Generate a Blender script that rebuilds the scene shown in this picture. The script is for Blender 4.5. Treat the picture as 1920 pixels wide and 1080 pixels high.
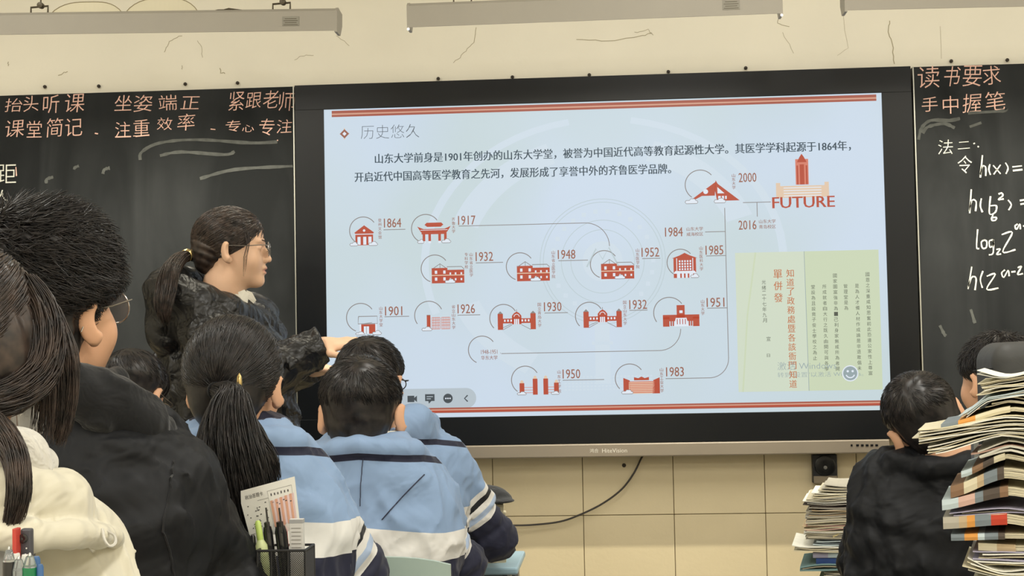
import bpy, bmesh, math, random
import numpy as np
from mathutils import Vector, Matrix
for o in list(bpy.data.objects): bpy.data.objects.remove(o)
SC = bpy.context.scene
COL = SC.collection
random.seed(7)
RNG = np.random.default_rng(11)
F = 2785.0
CAM = np.array([0.0175, -5.0373, 1.188])
YAW, PIT, ROL = -0.065313, 0.046397, -0.019225
# ---------------------------------------------------------------- camera
_f = np.array([math.sin(YAW)*math.cos(PIT), math.cos(YAW)*math.cos(PIT), math.sin(PIT)])
_r = np.array([math.cos(YAW), -math.sin(YAW), 0.0]); _u = np.cross(_r, _f)
_c, _s = math.cos(ROL), math.sin(ROL)
RT, UP = _c*_r+_s*_u, -_s*_r+_c*_u
cd = bpy.data.cameras.new('camera'); cam = bpy.data.objects.new('camera', cd); COL.objects.link(cam)
cd.sensor_width = 36.0; cd.lens = 36.0*F/1920.0; cd.clip_start = 0.05; cd.clip_end = 60
cam.matrix_world = Matrix(((RT[0], UP[0], -_f[0], CAM[0]), (RT[1], UP[1], -_f[1], CAM[1]), (RT[2], UP[2], -_f[2], CAM[2]), (0, 0, 0, 1)))
SC.camera = cam
# ---------------------------------------------------------------- world, lamps, exposure
SC.view_settings.view_transform = 'Standard'; SC.view_settings.look = 'None'
SC.view_settings.gamma = 1.0; SC.view_settings.use_curve_mapping = False
SC.view_settings.exposure = 0.0
world = bpy.data.worlds.new('world'); SC.world = world; world.use_nodes = True
world.node_tree.nodes['Background'].inputs[0].default_value = (1.0, 0.95, 0.87, 1)
world.node_tree.nodes['Background'].inputs[1].default_value = 0.25
def area(name, loc, rot, sx, sy, power, col):
    l = bpy.data.lights.new(name, 'AREA'); l.shape = 'RECTANGLE'; l.size = sx; l.size_y = sy; l.energy = power; l.color = col
    o = bpy.data.objects.new(name, l); COL.objects.link(o); o.location = loc; o.rotation_euler = rot
    return o
WARM = (1.0, 0.975, 0.90)
for i, (lx, ly) in enumerate([(-2.2, -2.0), (0.4, -2.0), (2.6, -2.0), (-2.2, -4.4), (0.4, -4.4), (2.6, -4.4), (-2.2, -6.8), (0.4, -6.8), (2.6, -6.8)]):
    area('ceiling_lamp_light', (lx, ly, 3.12), (0, 0, 0), 0.28, 1.2, (26, 30, 46)[i//3], WARM)

def px(x, y, Y):
    """point of the plane y = Y seen at photo pixel (x, y)"""
    d = _f + (x-960)/F*RT - (y-540)/F*UP
    return CAM + d*((Y-CAM[1])/d[1])
def at(x, y, depth):
    """point seen at photo pixel (x, y) at that distance along the view axis"""
    return CAM + depth*(_f + (x-960)/F*RT - (y-540)/F*UP)

# ---------------------------------------------------------------- object helpers
def tag(o, label=None, cat=None, group=None, kind=None):
    if label: o['label'] = label
    if cat: o['category'] = cat
    if group: o['group'] = group
    if kind: o['kind'] = kind
    return o
def empty(name, loc, label=None, cat=None, group=None, rotz=0):
    o = bpy.data.objects.new(name, None); COL.objects.link(o); o.location = Vector([float(v) for v in loc]); o.rotation_euler = (0, 0, rotz)
    o.empty_display_size = 0.1
    return tag(o, label, cat, group)
def link(name, me, mats=None, parent=None, loc=(0, 0, 0)):
    o = bpy.data.objects.new(name, me); COL.objects.link(o)
    if mats is not None:
        for m in (mats if isinstance(mats, (list, tuple)) else [mats]): me.materials.append(m)
    if parent is not None: o.parent = parent
    o.location = Vector([float(v) for v in loc])
    return o
def pymesh(name, V, Fc, smooth=True, mi=None):
    """V (n,3), Fc (m,k) arrays with constant k, or a list of lists"""
    me = bpy.data.meshes.new(name)
    if isinstance(Fc, np.ndarray) and Fc.ndim == 2:
        n, k = Fc.shape
        me.vertices.add(len(V)); me.vertices.foreach_set('co', np.asarray(V, np.float32).ravel())
        me.loops.add(n*k); me.loops.foreach_set('vertex_index', Fc.astype(np.int32).ravel())
        me.polygons.add(n); me.polygons.foreach_set('loop_start', np.arange(0, n*k, k, dtype=np.int32))
        me.polygons.foreach_set('use_smooth', np.full(n, smooth, dtype=bool))
        if mi is not None: me.polygons.foreach_set('material_index', np.asarray(mi, np.int32))
        me.update(calc_edges=True)
    else:
        me.from_pydata([tuple(float(c) for c in v) for v in V], [], Fc)
        if smooth: me.polygons.foreach_set('use_smooth', [True]*len(Fc))
        if mi is not None: me.polygons.foreach_set('material_index', list(mi))
        me.update()
    return me
def catmull(P, k=5):
    P = [np.asarray(q, float) for q in P]; e = [P[0]]+P+[P[-1]]; Q = []
    for i in range(1, len(e)-2):
        for t in np.linspace(0, 1, k, endpoint=False):
            p0, p1, p2, p3 = e[i-1:i+3]; Q.append(.5*((2*p1)+(-p0+p2)*t+(2*p0-5*p1+4*p2-p3)*t*t+(-p0+3*p1-3*p2+p3)*t**3))
    Q.append(P[-1]); return Q
class MB:
    """collects shapes into ONE mesh"""
    def __init__(s): s.v = []; s.f = []; s.m = []; s.n = 0
    def add(s, V, Fc, mi=0):
        s.v += [tuple(float(c) for c in v) for v in V]; s.f += [[i+s.n for i in f] for f in Fc]; s.m += [mi]*len(Fc); s.n = len(s.v)
        return s
    def box(s, c, d, R=None, mi=0, bev=0.0):
        bm = bmesh.new(); bmesh.ops.create_cube(bm, size=1.0)
        for v in bm.verts: v.co = Vector((v.co.x*d[0], v.co.y*d[1], v.co.z*d[2]))
        if bev > 0: bmesh.ops.bevel(bm, geom=bm.edges[:], offset=bev, segments=2, affect='EDGES', profile=0.5)
        if R is not None: bmesh.ops.rotate(bm, verts=bm.verts[:], cent=(0, 0, 0), matrix=R)
        bm.verts.index_update()
        s.add([(v.co.x+c[0], v.co.y+c[1], v.co.z+c[2]) for v in bm.verts], [[v.index for v in f.verts] for f in bm.faces], mi); bm.free()
        return s
    def tube(s, pts, r, n=8, mi=0, cap=True):
        P = [np.asarray(p, float) for p in pts]; rs = r if isinstance(r, (list, tuple, np.ndarray)) else [r]*len(P)
        V = []; Fc = []; up = None
        for i, p in enumerate(P):
            t = P[min(i+1, len(P)-1)]-P[max(i-1, 0)]; t = t/(np.linalg.norm(t)+1e-12)
            if up is None: up = np.array([0, 0, 1.0]) if abs(t[2]) < .9 else np.array([1.0, 0, 0])
            a = np.cross(t, up); a /= np.linalg.norm(a)+1e-12; b = np.cross(a, t); up = b
            for k in range(n):
                w = 2*math.pi*k/n; V.append(p+rs[i]*(math.cos(w)*a+math.sin(w)*b))
        for i in range(len(P)-1):
            for k in range(n):
                Fc.append([i*n+k, i*n+(k+1) % n, (i+1)*n+(k+1) % n, (i+1)*n+k])
        if cap: Fc.append(list(range(n-1, -1, -1))); Fc.append([(len(P)-1)*n+k for k in range(n)])
        return s.add(V, Fc, mi)
    def lathe(s, prof, c, n=24, mi=0, axis='z'):
        V = []; Fc = []
        for r, z in prof:
            for k in range(n):
                w = 2*math.pi*k/n
                q = (r*math.cos(w), r*math.sin(w), z)
                if axis == 'y': q = (q[0], q[2], q[1])
                if axis == 'x': q = (q[2], q[0], q[1])
                V.append((c[0]+q[0], c[1]+q[1], c[2]+q[2]))
        for i in range(len(prof)-1):
            for k in range(n): Fc.append([i*n+k, i*n+(k+1) % n, (i+1)*n+(k+1) % n, (i+1)*n+k])
        Fc.append(list(range(n-1, -1, -1))); Fc.append([(len(prof)-1)*n+k for k in range(n)])
        return s.add(V, Fc, mi)
    def build(s, name, mats, parent=None, loc=(0, 0, 0), smooth=False):
        me = pymesh(name, s.v, s.f, smooth, s.m)
        bm = bmesh.new(); bm.from_mesh(me); bmesh.ops.recalc_face_normals(bm, faces=bm.faces[:]); bm.to_mesh(me); bm.free()
        if smooth: me.set_sharp_from_angle(angle=math.radians(40))
        return link(name, me, mats, parent, loc)

# ---------------------------------------------------------------- materials
def srgb(r, g, b):
    f = lambda c: (c/255/12.92) if c/255 <= .04045 else ((c/255+.055)/1.055)**2.4
    return (f(r), f(g), f(b), 1)
def mat(name, col, rough=0.6, metal=0.0, spec=0.5, noise=0.0, nscale=8, bump=0.0, bscale=40, bdist=0.01, sheen=0.0, trans=0.0, sss=0.0, emit=None, estr=1.0, coat=0.0, detail=4):
    m = bpy.data.materials.new(name); m.use_nodes = True; nt = m.node_tree; N = nt.nodes; L = nt.links
    b = N['Principled BSDF']; b.inputs['Base Color'].default_value = col
    b.inputs['Roughness'].default_value = rough; b.inputs['Metallic'].default_value = metal
    b.inputs['Specular IOR Level'].default_value = spec; b.inputs['Sheen Weight'].default_value = sheen
    b.inputs['Transmission Weight'].default_value = trans; b.inputs['Coat Weight'].default_value = coat
    if sss > 0:
        b.inputs['Subsurface Weight'].default_value = sss; b.inputs['Subsurface Radius'].default_value = (0.012, 0.005, 0.003); b.inputs['Subsurface Scale'].default_value = 1.0
    tc = N.new('ShaderNodeTexCoord')
    if emit is not None:
        b.inputs['Emission Color'].default_value = emit; b.inputs['Emission Strength'].default_value = estr
    if noise > 0:
        n = N.new('ShaderNodeTexNoise'); n.inputs['Scale'].default_value = nscale; n.inputs['Detail'].default_value = detail
        L.new(tc.outputs['Object'], n.inputs['Vector'])
        r = N.new('ShaderNodeMapRange'); r.inputs[1].default_value = .3; r.inputs[2].default_value = .7; r.inputs[3].default_value = 1-noise; r.inputs[4].default_value = 1+noise
        L.new(n.outputs[0], r.inputs[0])
        mx = N.new('ShaderNodeVectorMath'); mx.operation = 'SCALE'; mx.inputs[0].default_value = col[:3]
        L.new(r.outputs[0], mx.inputs['Scale']); L.new(mx.outputs[0], b.inputs['Base Color'])
    if bump > 0:
        n2 = N.new('ShaderNodeTexNoise'); n2.inputs['Scale'].default_value = bscale; n2.inputs['Detail'].default_value = detail; n2.inputs['Distortion'].default_value = .6
        L.new(tc.outputs['Object'], n2.inputs['Vector'])
        bp = N.new('ShaderNodeBump'); bp.inputs['Strength'].default_value = bump; bp.inputs['Distance'].default_value = bdist
        L.new(n2.outputs[0], bp.inputs['Height']); L.new(bp.outputs[0], b.inputs['Normal'])
    return m
def emis(name, col, s=1.0):
    m = bpy.data.materials.new(name); m.use_nodes = True; nt = m.node_tree; N = nt.nodes
    b = N['Principled BSDF']; b.inputs['Base Color'].default_value = (0.01, 0.01, 0.01, 1); b.inputs['Roughness'].default_value = .35
    b.inputs['Specular IOR Level'].default_value = .2
    b.inputs['Emission Color'].default_value = col; b.inputs['Emission Strength'].default_value = s
    return m

# ================================================================ the room
M_wall = mat('cream_plaster', srgb(240, 234, 217), .85, noise=.035, nscale=2.2, bump=.25, bscale=7, bdist=.01)
M_tile = mat('tan_tile', srgb(212, 197, 162), .45, noise=.03, nscale=5, bump=.05, bscale=60)
M_grout = mat('tile_grout', srgb(120, 105, 78), .9)
M_floor = mat('terrazzo_floor', srgb(150, 145, 135), .5, noise=.1, nscale=60)
M_ceil = mat('white_ceiling', srgb(232, 228, 215), .9)
M_crack = mat('crack_line', srgb(176, 166, 138), .9)
M_nail = mat('dark_nail', srgb(52, 44, 36), .5, metal=.4)
def slab(name, lo, hi, m, parent=None, kind='structure'):
    b = MB(); b.box([(lo[i]+hi[i])/2 for i in range(3)], [hi[i]-lo[i] for i in range(3)])
    o = b.build(name, m, parent)
    if kind: o['kind'] = kind
    return o
X0, X1, YB, ZC = -3.6, 3.9, -8.2, 3.2
slab('floor', (X0-.1, YB-.1, -.1), (X1+.1, .1, 0), M_floor)
slab('ceiling', (X0-.1, YB-.1, ZC), (X1+.1, .1, ZC+.1), M_ceil)
wall = slab('wall_front', (X0, 0, 0), (X1, .1, ZC), M_wall)
slab('wall_left', (X0-.1, YB, 0), (X0, .1, ZC), M_wall)
slab('wall_right', (X1, YB, 0), (X1+.1, .1, ZC), M_wall)
slab('wall_back', (X0, YB-.1, 0), (X1, YB, ZC), M_wall)
# wainscot tiles, each one its own piece
zj = px(1094, 966, 0)[2]; xj = px(1094, 966, 0)[0]; TS = .3035
slab('grout_bed', (X0, -.004, 0), (X1, 0, zj+TS), M_grout, wall, None)
tb = {}
for r in range(-2, 2):
    z0 = zj+TS*(r-1)+TS; z1 = z0+TS
    z0c = max(z0, 0.0)
    if z1 < .02: continue
    for c in range(-12, 12):
        x0 = xj+TS*c
        if x0 < X0+.02 or x0+TS > X1-.02: continue
        key = round(z1-z0c, 3)
        if key not in tb:
            bm = bmesh.new(); bmesh.ops.create_cube(bm, size=1)
            for v in bm.verts: v.co = Vector((v.co.x*(TS-.0022), v.co.y*.009, v.co.z*(z1-z0c-.0022)))
            bmesh.ops.bevel(bm, geom=bm.edges[:], offset=.0012, segments=1, affect='EDGES')
            me = bpy.data.meshes.new('tile'); bm.to_mesh(me); bm.free(); me.materials.append(M_tile); tb[key] = me
        o = bpy.data.objects.new('tile', tb[key]); COL.objects.link(o); o.parent = wall
        o.location = (x0+TS/2, -.0065+random.uniform(-.0004, .0004), (z0c+z1)/2)
# cracks in the plaster
def polystrip(pts, w, y):
    """flat ribbon in the plane y along (x,z) points"""
    V = []; Fc = []
    n = len(pts)
    for i, p in enumerate(pts):
        a = np.array(pts[max(i-1, 0)]); b = np.array(pts[min(i+1, n-1)]); t = b-a; t = t/(np.linalg.norm(t)+1e-9); nn = np.array([-t[1], t[0]])
        ww = w[i] if isinstance(w, (list, tuple)) else w
        for s in (-.5, .5):
            q = np.array(p)+nn*s*ww; V.append((q[0], y, q[1]))
    for i in range(n-1): Fc.append([2*i, 2*i+1, 2*i+3, 2*i+2])
    return V, Fc
def wiggle(pts, k=5, amp=.004):
    out = []
    for i in range(len(pts)-1):
        for t in np.linspace(0, 1, k, endpoint=False):
            out.append(np.array(pts[i])*(1-t)+np.array(pts[i+1])*t+RNG.normal(0, amp, 2))
    out.append(np.array(pts[-1])); return out
def wpts(L, Y=0): return [tuple(px(a, b, Y)[[0, 2]]) for a, b in L]
for pts, w in [([(1668, 40), (1664, 60), (1674, 82), (1677, 120)], .0030), ([(1080, 74), (1140, 77), (1200, 68), (1222, 62)], .0024),
               ([(893, 52), (888, 80), (870, 100), (850, 118)], .0020), ([(340, 66), (318, 78), (308, 98)], .0022), ([(108, 142), (127, 134)], .0026),
               ([(412, 127), (415, 136), (422, 138)], .003), ([(342, 122), (342, 130)], .002), ([(370, 77), (378, 90), (380, 108)], .0016),
               ([(1460, 30), (1458, 44), (1480, 50)], .0022), ([(553, 112), (570, 104), (588, 104)], .0016), ([(630, 66), (655, 86)], .0016), ([(1190, 60), (1215, 56), (1225, 66)], .0018),
               ([(1467, 60), (1488, 100)], .0014), ([(1762, 50), (1765, 110)], .0010), ([(1577, 10), (1590, 90), (1570, 104)], .0010), ([(15, 116), (16, 124)], .003)]:
    b = MB(); V, Fc = polystrip(wiggle(wpts(pts), 5, .0015), w, -.0006); b.add(V, Fc); b.build('crack', M_crack, wall)
# nail heads and plugs in a row above the boards
for i, (a, b_) in enumerate([(85, 163), (186, 162), (348, 158), (446, 156), (822, 148), (961, 145), (1105, 141), (1253, 135), (1398, 128), (1783, 115), (1888, 113)]):
    p = px(a, b_, 0)
    o = MB().lathe([(.001, -.011), (.0045, -.010), (.0062, -.006), (.0058, -.002), (.004, 0)], (0, 0, 0), 12, axis='y').build('nail', M_nail, wall, (p[0], 0, p[2]), True)
p = px(1170, 872, 0); MB().lathe([(.001, -.016), (.005, -.015), (.007, -.012), (.006, 0)], (0, 0, 0), 12, axis='y').build('nail', M_nail, wall, (p[0], 0, p[2]), True)

# ================================================================ blackboards
def board_mat():
    m = mat('blackboard_slate', srgb(72, 74, 71), .7, spec=.15); nt = m.node_tree; N = nt.nodes; L = nt.links; b = N['Principled BSDF']
    tc = N['Texture Coordinate']
    mp = N.new('ShaderNodeMapping'); mp.inputs['Scale'].default_value = (2.6, 1, .55); L.new(tc.outputs['Object'], mp.inputs[0])
    w = N.new('ShaderNodeTexNoise'); w.inputs['Scale'].default_value = 2.2; w.inputs['Detail'].default_value = 5; w.inputs['Distortion'].default_value = 1.2; L.new(mp.outputs[0], w.inputs[0])
    n = N.new('ShaderNodeTexNoise'); n.inputs['Scale'].default_value = 1.6; n.inputs['Detail'].default_value = 6; L.new(tc.outputs['Object'], n.inputs[0])
    mu = N.new('ShaderNodeMath'); mu.operation = 'MULTIPLY'; L.new(w.outputs[0], mu.inputs[0]); L.new(n.outputs[0], mu.inputs[1])
    cr = N.new('ShaderNodeValToRGB'); cr.color_ramp.elements[0].position = .16; cr.color_ramp.elements[0].color = srgb(28, 30, 31); cr.color_ramp.elements[1].position = .5; cr.color_ramp.elements[1].color = srgb(60, 62, 63)
    L.new(mu.outputs[0], cr.inputs[0]); L.new(cr.outputs[0], b.inputs['Base Color'])
    return m
M_board = board_mat()
M_alu = mat('aluminium_trim', srgb(190, 190, 182), .35, metal=.8)
M_black = mat('black_glass_bezel', srgb(15, 17, 20), .30, spec=.25, noise=.05)
BY = -.045                                             # front plane of the boards
zt = px(553, 162, BY)[2]; zb = px(553, 850, BY)[2]
xL = px(553, 300, BY)[0]; xR = px(1716, 300, BY)[0]
def blackboard(x0, x1, label, edge):
    e = empty('blackboard', ((x0+x1)/2, 0, zb), label, 'blackboard')
    cx = (x0+x1)/2
    MB().box((0, BY/2-.001, (zt-zb)/2), (x1-x0, -BY-.002, zt-zb), bev=.002).build('board_panel', M_board, e)
    MB().box(((edge-cx), BY/2-.002, (zt-zb)/2), (.0035, -BY+.004, zt-zb)).build('edge_trim', M_alu, e)
    MB().box((0, BY/2-.002, -.012), (x1-x0, -BY, .022), bev=.002).build('bottom_rail', M_alu, e)
    return e
bbl = blackboard(X0+.25, xL, 'black chalkboard on the left with three columns of pink chalk reminders', xL-.002)
bbr = blackboard(xR, X1-.3, 'black chalkboard on the right with white chalk formulas', xR+.002)
M_pink = mat('pink_chalk', srgb(236, 192, 176), .9, noise=.18, nscale=300)
M_white = mat('white_chalk', srgb(215, 215, 205), .9, noise=.15, nscale=300)
M_smear = mat('chalk_smear', srgb(82, 84, 81), .9, noise=.25, nscale=40)

_tcache = {}
def glyphs(s, bold=0.0, res=2):
    k = (s, bold, res)
    if k in _tcache: return _tcache[k]
    c = bpy.data.curves.new('t', 'FONT'); c.body = s; c.resolution_u = res; c.offset = bold; c.size = 1.0
    o = bpy.data.objects.new('t', c); COL.objects.link(o)
    dg = bpy.context.evaluated_depsgraph_get(); me = bpy.data.meshes.new_from_object(o.evaluated_get(dg))
    V = np.array([v.co[:2] for v in me.vertices]).reshape(-1, 2); Fc = [list(p.vertices) for p in me.polygons]
    bpy.data.objects.remove(o); bpy.data.curves.remove(c); bpy.data.meshes.remove(me)
    if len(V) == 0: V = np.zeros((1, 2)); Fc = []
    _tcache[k] = (V, Fc); return _tcache[k]
def text2d(mb, s, x, z, size, Y, bold=0.0, sx=1.0, rot=0.0, shear=0.0, mi=0, fit=None, anchor='l', origin=(0, 0)):
    """flat glyphs in the plane y=Y with the lower left corner of their ink at (x,z); size = ink height in metres"""
    twin = max(bold, 0)*1.3; V, Fc = glyphs(s, min(bold, 0)); V = V.copy()
    lo, hi = V.min(0), V.max(0); V -= lo; h = max(hi[1]-lo[1], 1e-4); w = max(hi[0]-lo[0], 1e-4)
    V *= size/h; V[:, 0] *= sx; w = w*size/h*sx
    if fit: V[:, 0] *= fit/w; w = fit
    if anchor == 'c': V[:, 0] -= w/2
    V[:, 0] += shear*V[:, 1]
    c, s_ = math.cos(rot), math.sin(rot)
    Q = np.stack([c*V[:, 0]-s_*V[:, 1], s_*V[:, 0]+c*V[:, 1]], 1)
    mb.add([(q[0]+x-origin[0], Y, q[1]+z-origin[1]) for q in Q], Fc, mi)
    if twin: mb.add([(q[0]+x-origin[0]+twin*size, Y-.00003, q[1]+z-origin[1]) for q in Q], Fc, mi)

def chalk_text(parent, s, boxes, m, Y, seed):
    """hand written characters: each character in its own pixel box (x0,y0,x1,y1)"""
    rr = random.Random(seed); O = parent.location
    for ch, (x0, y0, x1, y1) in zip(s, boxes):
        a = px(x0, y1, Y); b = px(x1, y0, Y); mb = MB()
        text2d(mb, ch, a[0], a[2], b[2]-a[2], Y-.0008, bold=-.008, fit=b[0]-a[0], rot=rr.uniform(-.02, .06), shear=rr.uniform(0, .18), origin=(O[0], O[2])); mb.build('chalk_character', m, parent)
row1 = [(8, 184, 40, 210), (44, 180, 72, 210), (80, 178, 110, 213), (120, 176, 157, 212)]
row2 = [(8, 226, 44, 259), (50, 226, 78, 258), (86, 222, 116, 258), (122, 222, 154, 256)]
chalk_text(bbl, '抬头听课', row1, M_pink, BY, 1); chalk_text(bbl, '课堂简记', row2, M_pink, BY, 2)
chalk_text(bbl, '坐姿端正', [(214, 178, 246, 208), (250, 178, 284, 210), (298, 178, 332, 208), (338, 180, 372, 205)], M_pink, BY, 3)
chalk_text(bbl, '注重效率', [(216, 228, 244, 258), (250, 224, 280, 256), (294, 220, 322, 244), (332, 214, 364, 246)], M_pink, BY, 4)
chalk_text(bbl, '紧跟老师', [(428, 172, 456, 208), (460, 174, 488, 204), (492, 170, 520, 204), (522, 172, 552, 208)], M_pink, BY, 5)
chalk_text(bbl, '专心专注', [(422, 226, 450, 248), (454, 234, 476, 248), (484, 222, 512, 254), (518, 224, 546, 250)], M_pink, BY, 6)
chalk_text(bbl, '距', [(-8, 308, 30, 344)], M_white, BY, 7); chalk_text(bbl, '人', [(-14, 356, 16, 380)], M_white, BY, 8)
chalk_text(bbr, '读书要求', [(1720, 124, 1760, 166), (1768, 124, 1796, 162), (1804, 122, 1838, 162), (1844, 124, 1876, 160)], M_pink, BY, 9)
chalk_text(bbr, '手中握笔', [(1728, 182, 1757, 210), (1768, 180, 1796, 214), (1804, 176, 1838, 212), (1848, 172, 1884, 208)], M_pink, BY, 10)
chalk_text(bbr, '法二', [(1758, 262, 1785, 290), (1796, 266, 1818, 280)], M_white, BY, 11); chalk_text(bbr, '令', [(1794, 292, 1820, 326)], M_white, BY, 12)
def chalk_strokes(parent, strokes, m, w, Y, name='chalk_stroke'):
    O = parent.location
    for st in strokes:
        mb = MB()
        P = [px(a, b, Y) for a, b in st]
        # Catmull-Rom smoothing
        Q = []
        if len(P) > 2:
            ext = [P[0]]+P+[P[-1]]
            for i in range(1, len(ext)-2):
                for t in np.linspace(0, 1, 5, endpoint=False):
                    p0, p1, p2, p3 = ext[i-1:i+3]
                    Q.append(.5*((2*p1)+(-p0+p2)*t+(2*p0-5*p1+4*p2-p3)*t*t+(-p0+3*p1-3*p2+p3)*t**3))
            Q.append(P[-1])
        else: Q = P
        pts = [(q[0]-O[0], q[2]-O[2]) for q in Q]
        V, Fc = polystrip(pts, [w*(.7+.5*random.random()) for _ in pts], Y-.0009); mb.add(V, Fc); mb.build(name, m, parent)
chalk_strokes(bbr, [
    [(1826, 268), (1827, 270)], [(1833, 274), (1835, 276)],
    [(1842, 291), (1838, 333)], [(1838, 328), (1842, 312), (1848, 314), (1848, 330)], [(1856, 308), (1854, 318), (1857, 328)], [(1862, 310), (1876, 326)], [(1876, 309), (1863, 327)], [(1885, 305), (1890, 315), (1886, 326)], [(1898, 313), (1916, 311)], [(1899, 320), (1917, 318)],
    [(1821, 355), (1818, 400)], [(1817, 396), (1822, 376), (1830, 378), (1829, 396)], [(1840, 372), (1838, 386), (1842, 398)], [(1857, 368), (1855, 400), (1866, 398), (1868, 386), (1857, 386)], [(1872, 364), (1878, 362), (1880, 367), (1872, 374), (1882, 373)], [(1862, 402), (1859, 412), (1866, 413), (1868, 408), (1860, 408)], [(1890, 375), (1896, 384), (1891, 394)], [(1912, 376), (1925, 374)], [(1913, 383), (1926, 381)],
    [(1833, 430), (1831, 463), (1836, 466)], [(1846, 450), (1840, 454), (1842, 465), (1849, 464), (1850, 453), (1845, 450)], [(1862, 450), (1855, 452), (1856, 463), (1862, 460), (1862, 450), (1862, 474), (1854, 478)], [(1868, 468), (1875, 467), (1869, 477), (1877, 476)], [(1878, 440), (1898, 436), (1880, 472), (1904, 468)], [(1908, 420), (1903, 424), (1906, 430), (1912, 420), (1913, 430)], [(1918, 424), (1926, 423)],
    [(1822, 500), (1815, 542)], [(1815, 538), (1822, 520), (1830, 522), (1828, 544)], [(1843, 508), (1838, 524), (1842, 540)], [(1850, 518), (1866, 514), (1850, 542), (1872, 540)], [(1884, 506), (1878, 512), (1882, 520), (1890, 507), (1892, 518)], [(1896, 510), (1904, 509)], [(1908, 502), (1915, 500), (1908, 514), (1918, 513)]],
    M_white, .0052, BY)
chalk_strokes(bbl, [[(216, 257), (246, 256)], [(254, 256), (280, 253)], [(178, 250), (184, 251)], [(395, 242), (404, 243)], [(520, 262), (521, 264)], [(30, 313), (31, 330)]], M_pink, .004, BY)
chalk_strokes(bbl, [[(263, 300), (266, 285), (300, 268), (370, 262), (470, 268), (520, 266)], [(139, 318), (141, 314), (148, 311)], [(193, 326), (196, 318), (206, 315)], [(87, 344), (88, 336), (100, 332)], [(375, 335), (440, 318), (540, 312), (550, 312)], [(300, 292), (340, 285), (420, 290), (440, 284)]], M_smear, .011, BY, 'chalk_smear')
chalk_strokes(bbr, [[(1722, 262), (1728, 240), (1745, 226), (1780, 226), (1800, 222)], [(1730, 250), (1740, 238), (1770, 232), (1790, 240)], [(1815, 212), (1880, 208), (1886, 204)], [(1818, 238), (1840, 230)], [(1820, 580), (1826, 600), (1828, 606)], [(1762, 610), (1770, 626), (1774, 630)]], M_smear, .011, BY, 'chalk_smear')

# ================================================================ interactive display
DYF = -.105                                            # front plane of the display
Wd, Hd, zc = 1.895, 1.066, 1.52
SY = DYF+.004
# the 2 mm recessed screen plane; scale so the lit area keeps its place in the picture
TLs, BRs = px(609, 206, SY), px(1671, 768, SY)
sx0, sx1 = px(611, 480, SY)[0], px(1662, 480, SY)[0]
sz1, sz0 = px(1130, 190, SY)[2], px(1130, 777.5, SY)[2]
dx0, dx1 = px(556, 480, DYF)[0], px(1713, 300, DYF)[0]
dz1 = px(1130, 142, DYF)[2]; dzs = px(1200, 830, DYF)[2]; dz0 = px(1200, 856, DYF)[2]
disp = empty('interactive_display', ((sx0+sx1)/2, 0, dz0), 'large wall-mounted interactive display showing a history timeline slide', 'display')
DO = disp.location
def dbox(name, x0, x1, z0, z1, y0, y1, m, bev=.0015, parent=None):
    return MB().box(((x0+x1)/2-DO[0], (y0+y1)/2, (z0+z1)/2-DO[2]), (x1-x0, abs(y1-y0), z1-z0), bev=bev).build(name, m, disp if parent is None else parent)
dbox('rear_housing', dx0+.004, dx1-.004, dzs+.003, dz1-.004, -.0185, SY+.006, M_black)
dbox('bezel', dx0, dx1, sz1, dz1, -.02, DYF, M_black); dbox('bezel', dx0, dx1, dzs, sz0, -.02, DYF, M_black)
dbox('bezel', dx0, sx0, sz0, sz1, -.02, DYF, M_black, 0); dbox('bezel', sx1, dx1, sz0, sz1, -.02, DYF, M_black, 0)
M_silver = mat('silver_strip', srgb(150, 140, 126), .38, metal=.55, noise=.06, nscale=3)
xs1 = px(1668, 845, DYF)[0]
strip = dbox('control_strip', dx0, xs1, dz0, dzs-.001, -.02, DYF-.006, M_silver, .004)
M_logo = mat('pale_print', srgb(214, 208, 196), .5)
mb = MB(); a = px(1106, 849, DYF-.007); text2d(mb, '鸿合', a[0], a[2], .0135, DYF-.0066, bold=.01, origin=(DO[0], DO[2])); a = px(1129, 849, DYF-.007)
text2d(mb, 'HiteVision', a[0], a[2], .0135, DYF-.0066, bold=.008, fit=.082, origin=(DO[0], DO[2])); mb.build('logo_lettering', M_logo, strip)
for a in (1597, 1608, 1617, 1626, 1635, 1644):
    p = px(a, 835, DYF-.008); MB().box((p[0]-DO[0], DYF-.006, p[2]-DO[2]), (.009 if a > 1600 else .006, .004, .007), bev=.001).build('button', M_black, strip)
M_scr = None
def screen_mat():
    m = emis('screen_light', srgb(198, 214, 226), 1.0); nt = m.node_tree; N = nt.nodes; L = nt.links; b = N['Principled BSDF']
    tc = N.new('ShaderNodeTexCoord'); n = N.new('ShaderNodeTexNoise'); n.inputs['Scale'].default_value = 1.7; n.inputs['Detail'].default_value = 1.5
    L.new(tc.outputs['Object'], n.inputs[0]); cr = N.new('ShaderNodeValToRGB'); cr.color_ramp.elements[0].position = .38; cr.color_ramp.elements[0].color = srgb(201, 216, 232); cr.color_ramp.elements[1].position = .62; cr.color_ramp.elements[1].color = srgb(196, 212, 217)
    L.new(n.outputs[0], cr.inputs[0]); L.new(cr.outputs[0], b.inputs['Emission Color']); return m
scr = MB().add([(sx0-DO[0], SY, sz0-DO[2]), (sx1-DO[0], SY, sz0-DO[2]), (sx1-DO[0], SY, sz1-DO[2]), (sx0-DO[0], SY, sz1-DO[2])], [[0, 1, 2, 3]]).build('screen', screen_mat(), disp)
U = 1/556.0*(4.93/5.03)                                # one photo pixel on the screen, in metres
Y1, Y2, Y3, Y4 = SY-.0004, SY-.0008, SY-.0012, SY-.0016
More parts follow.
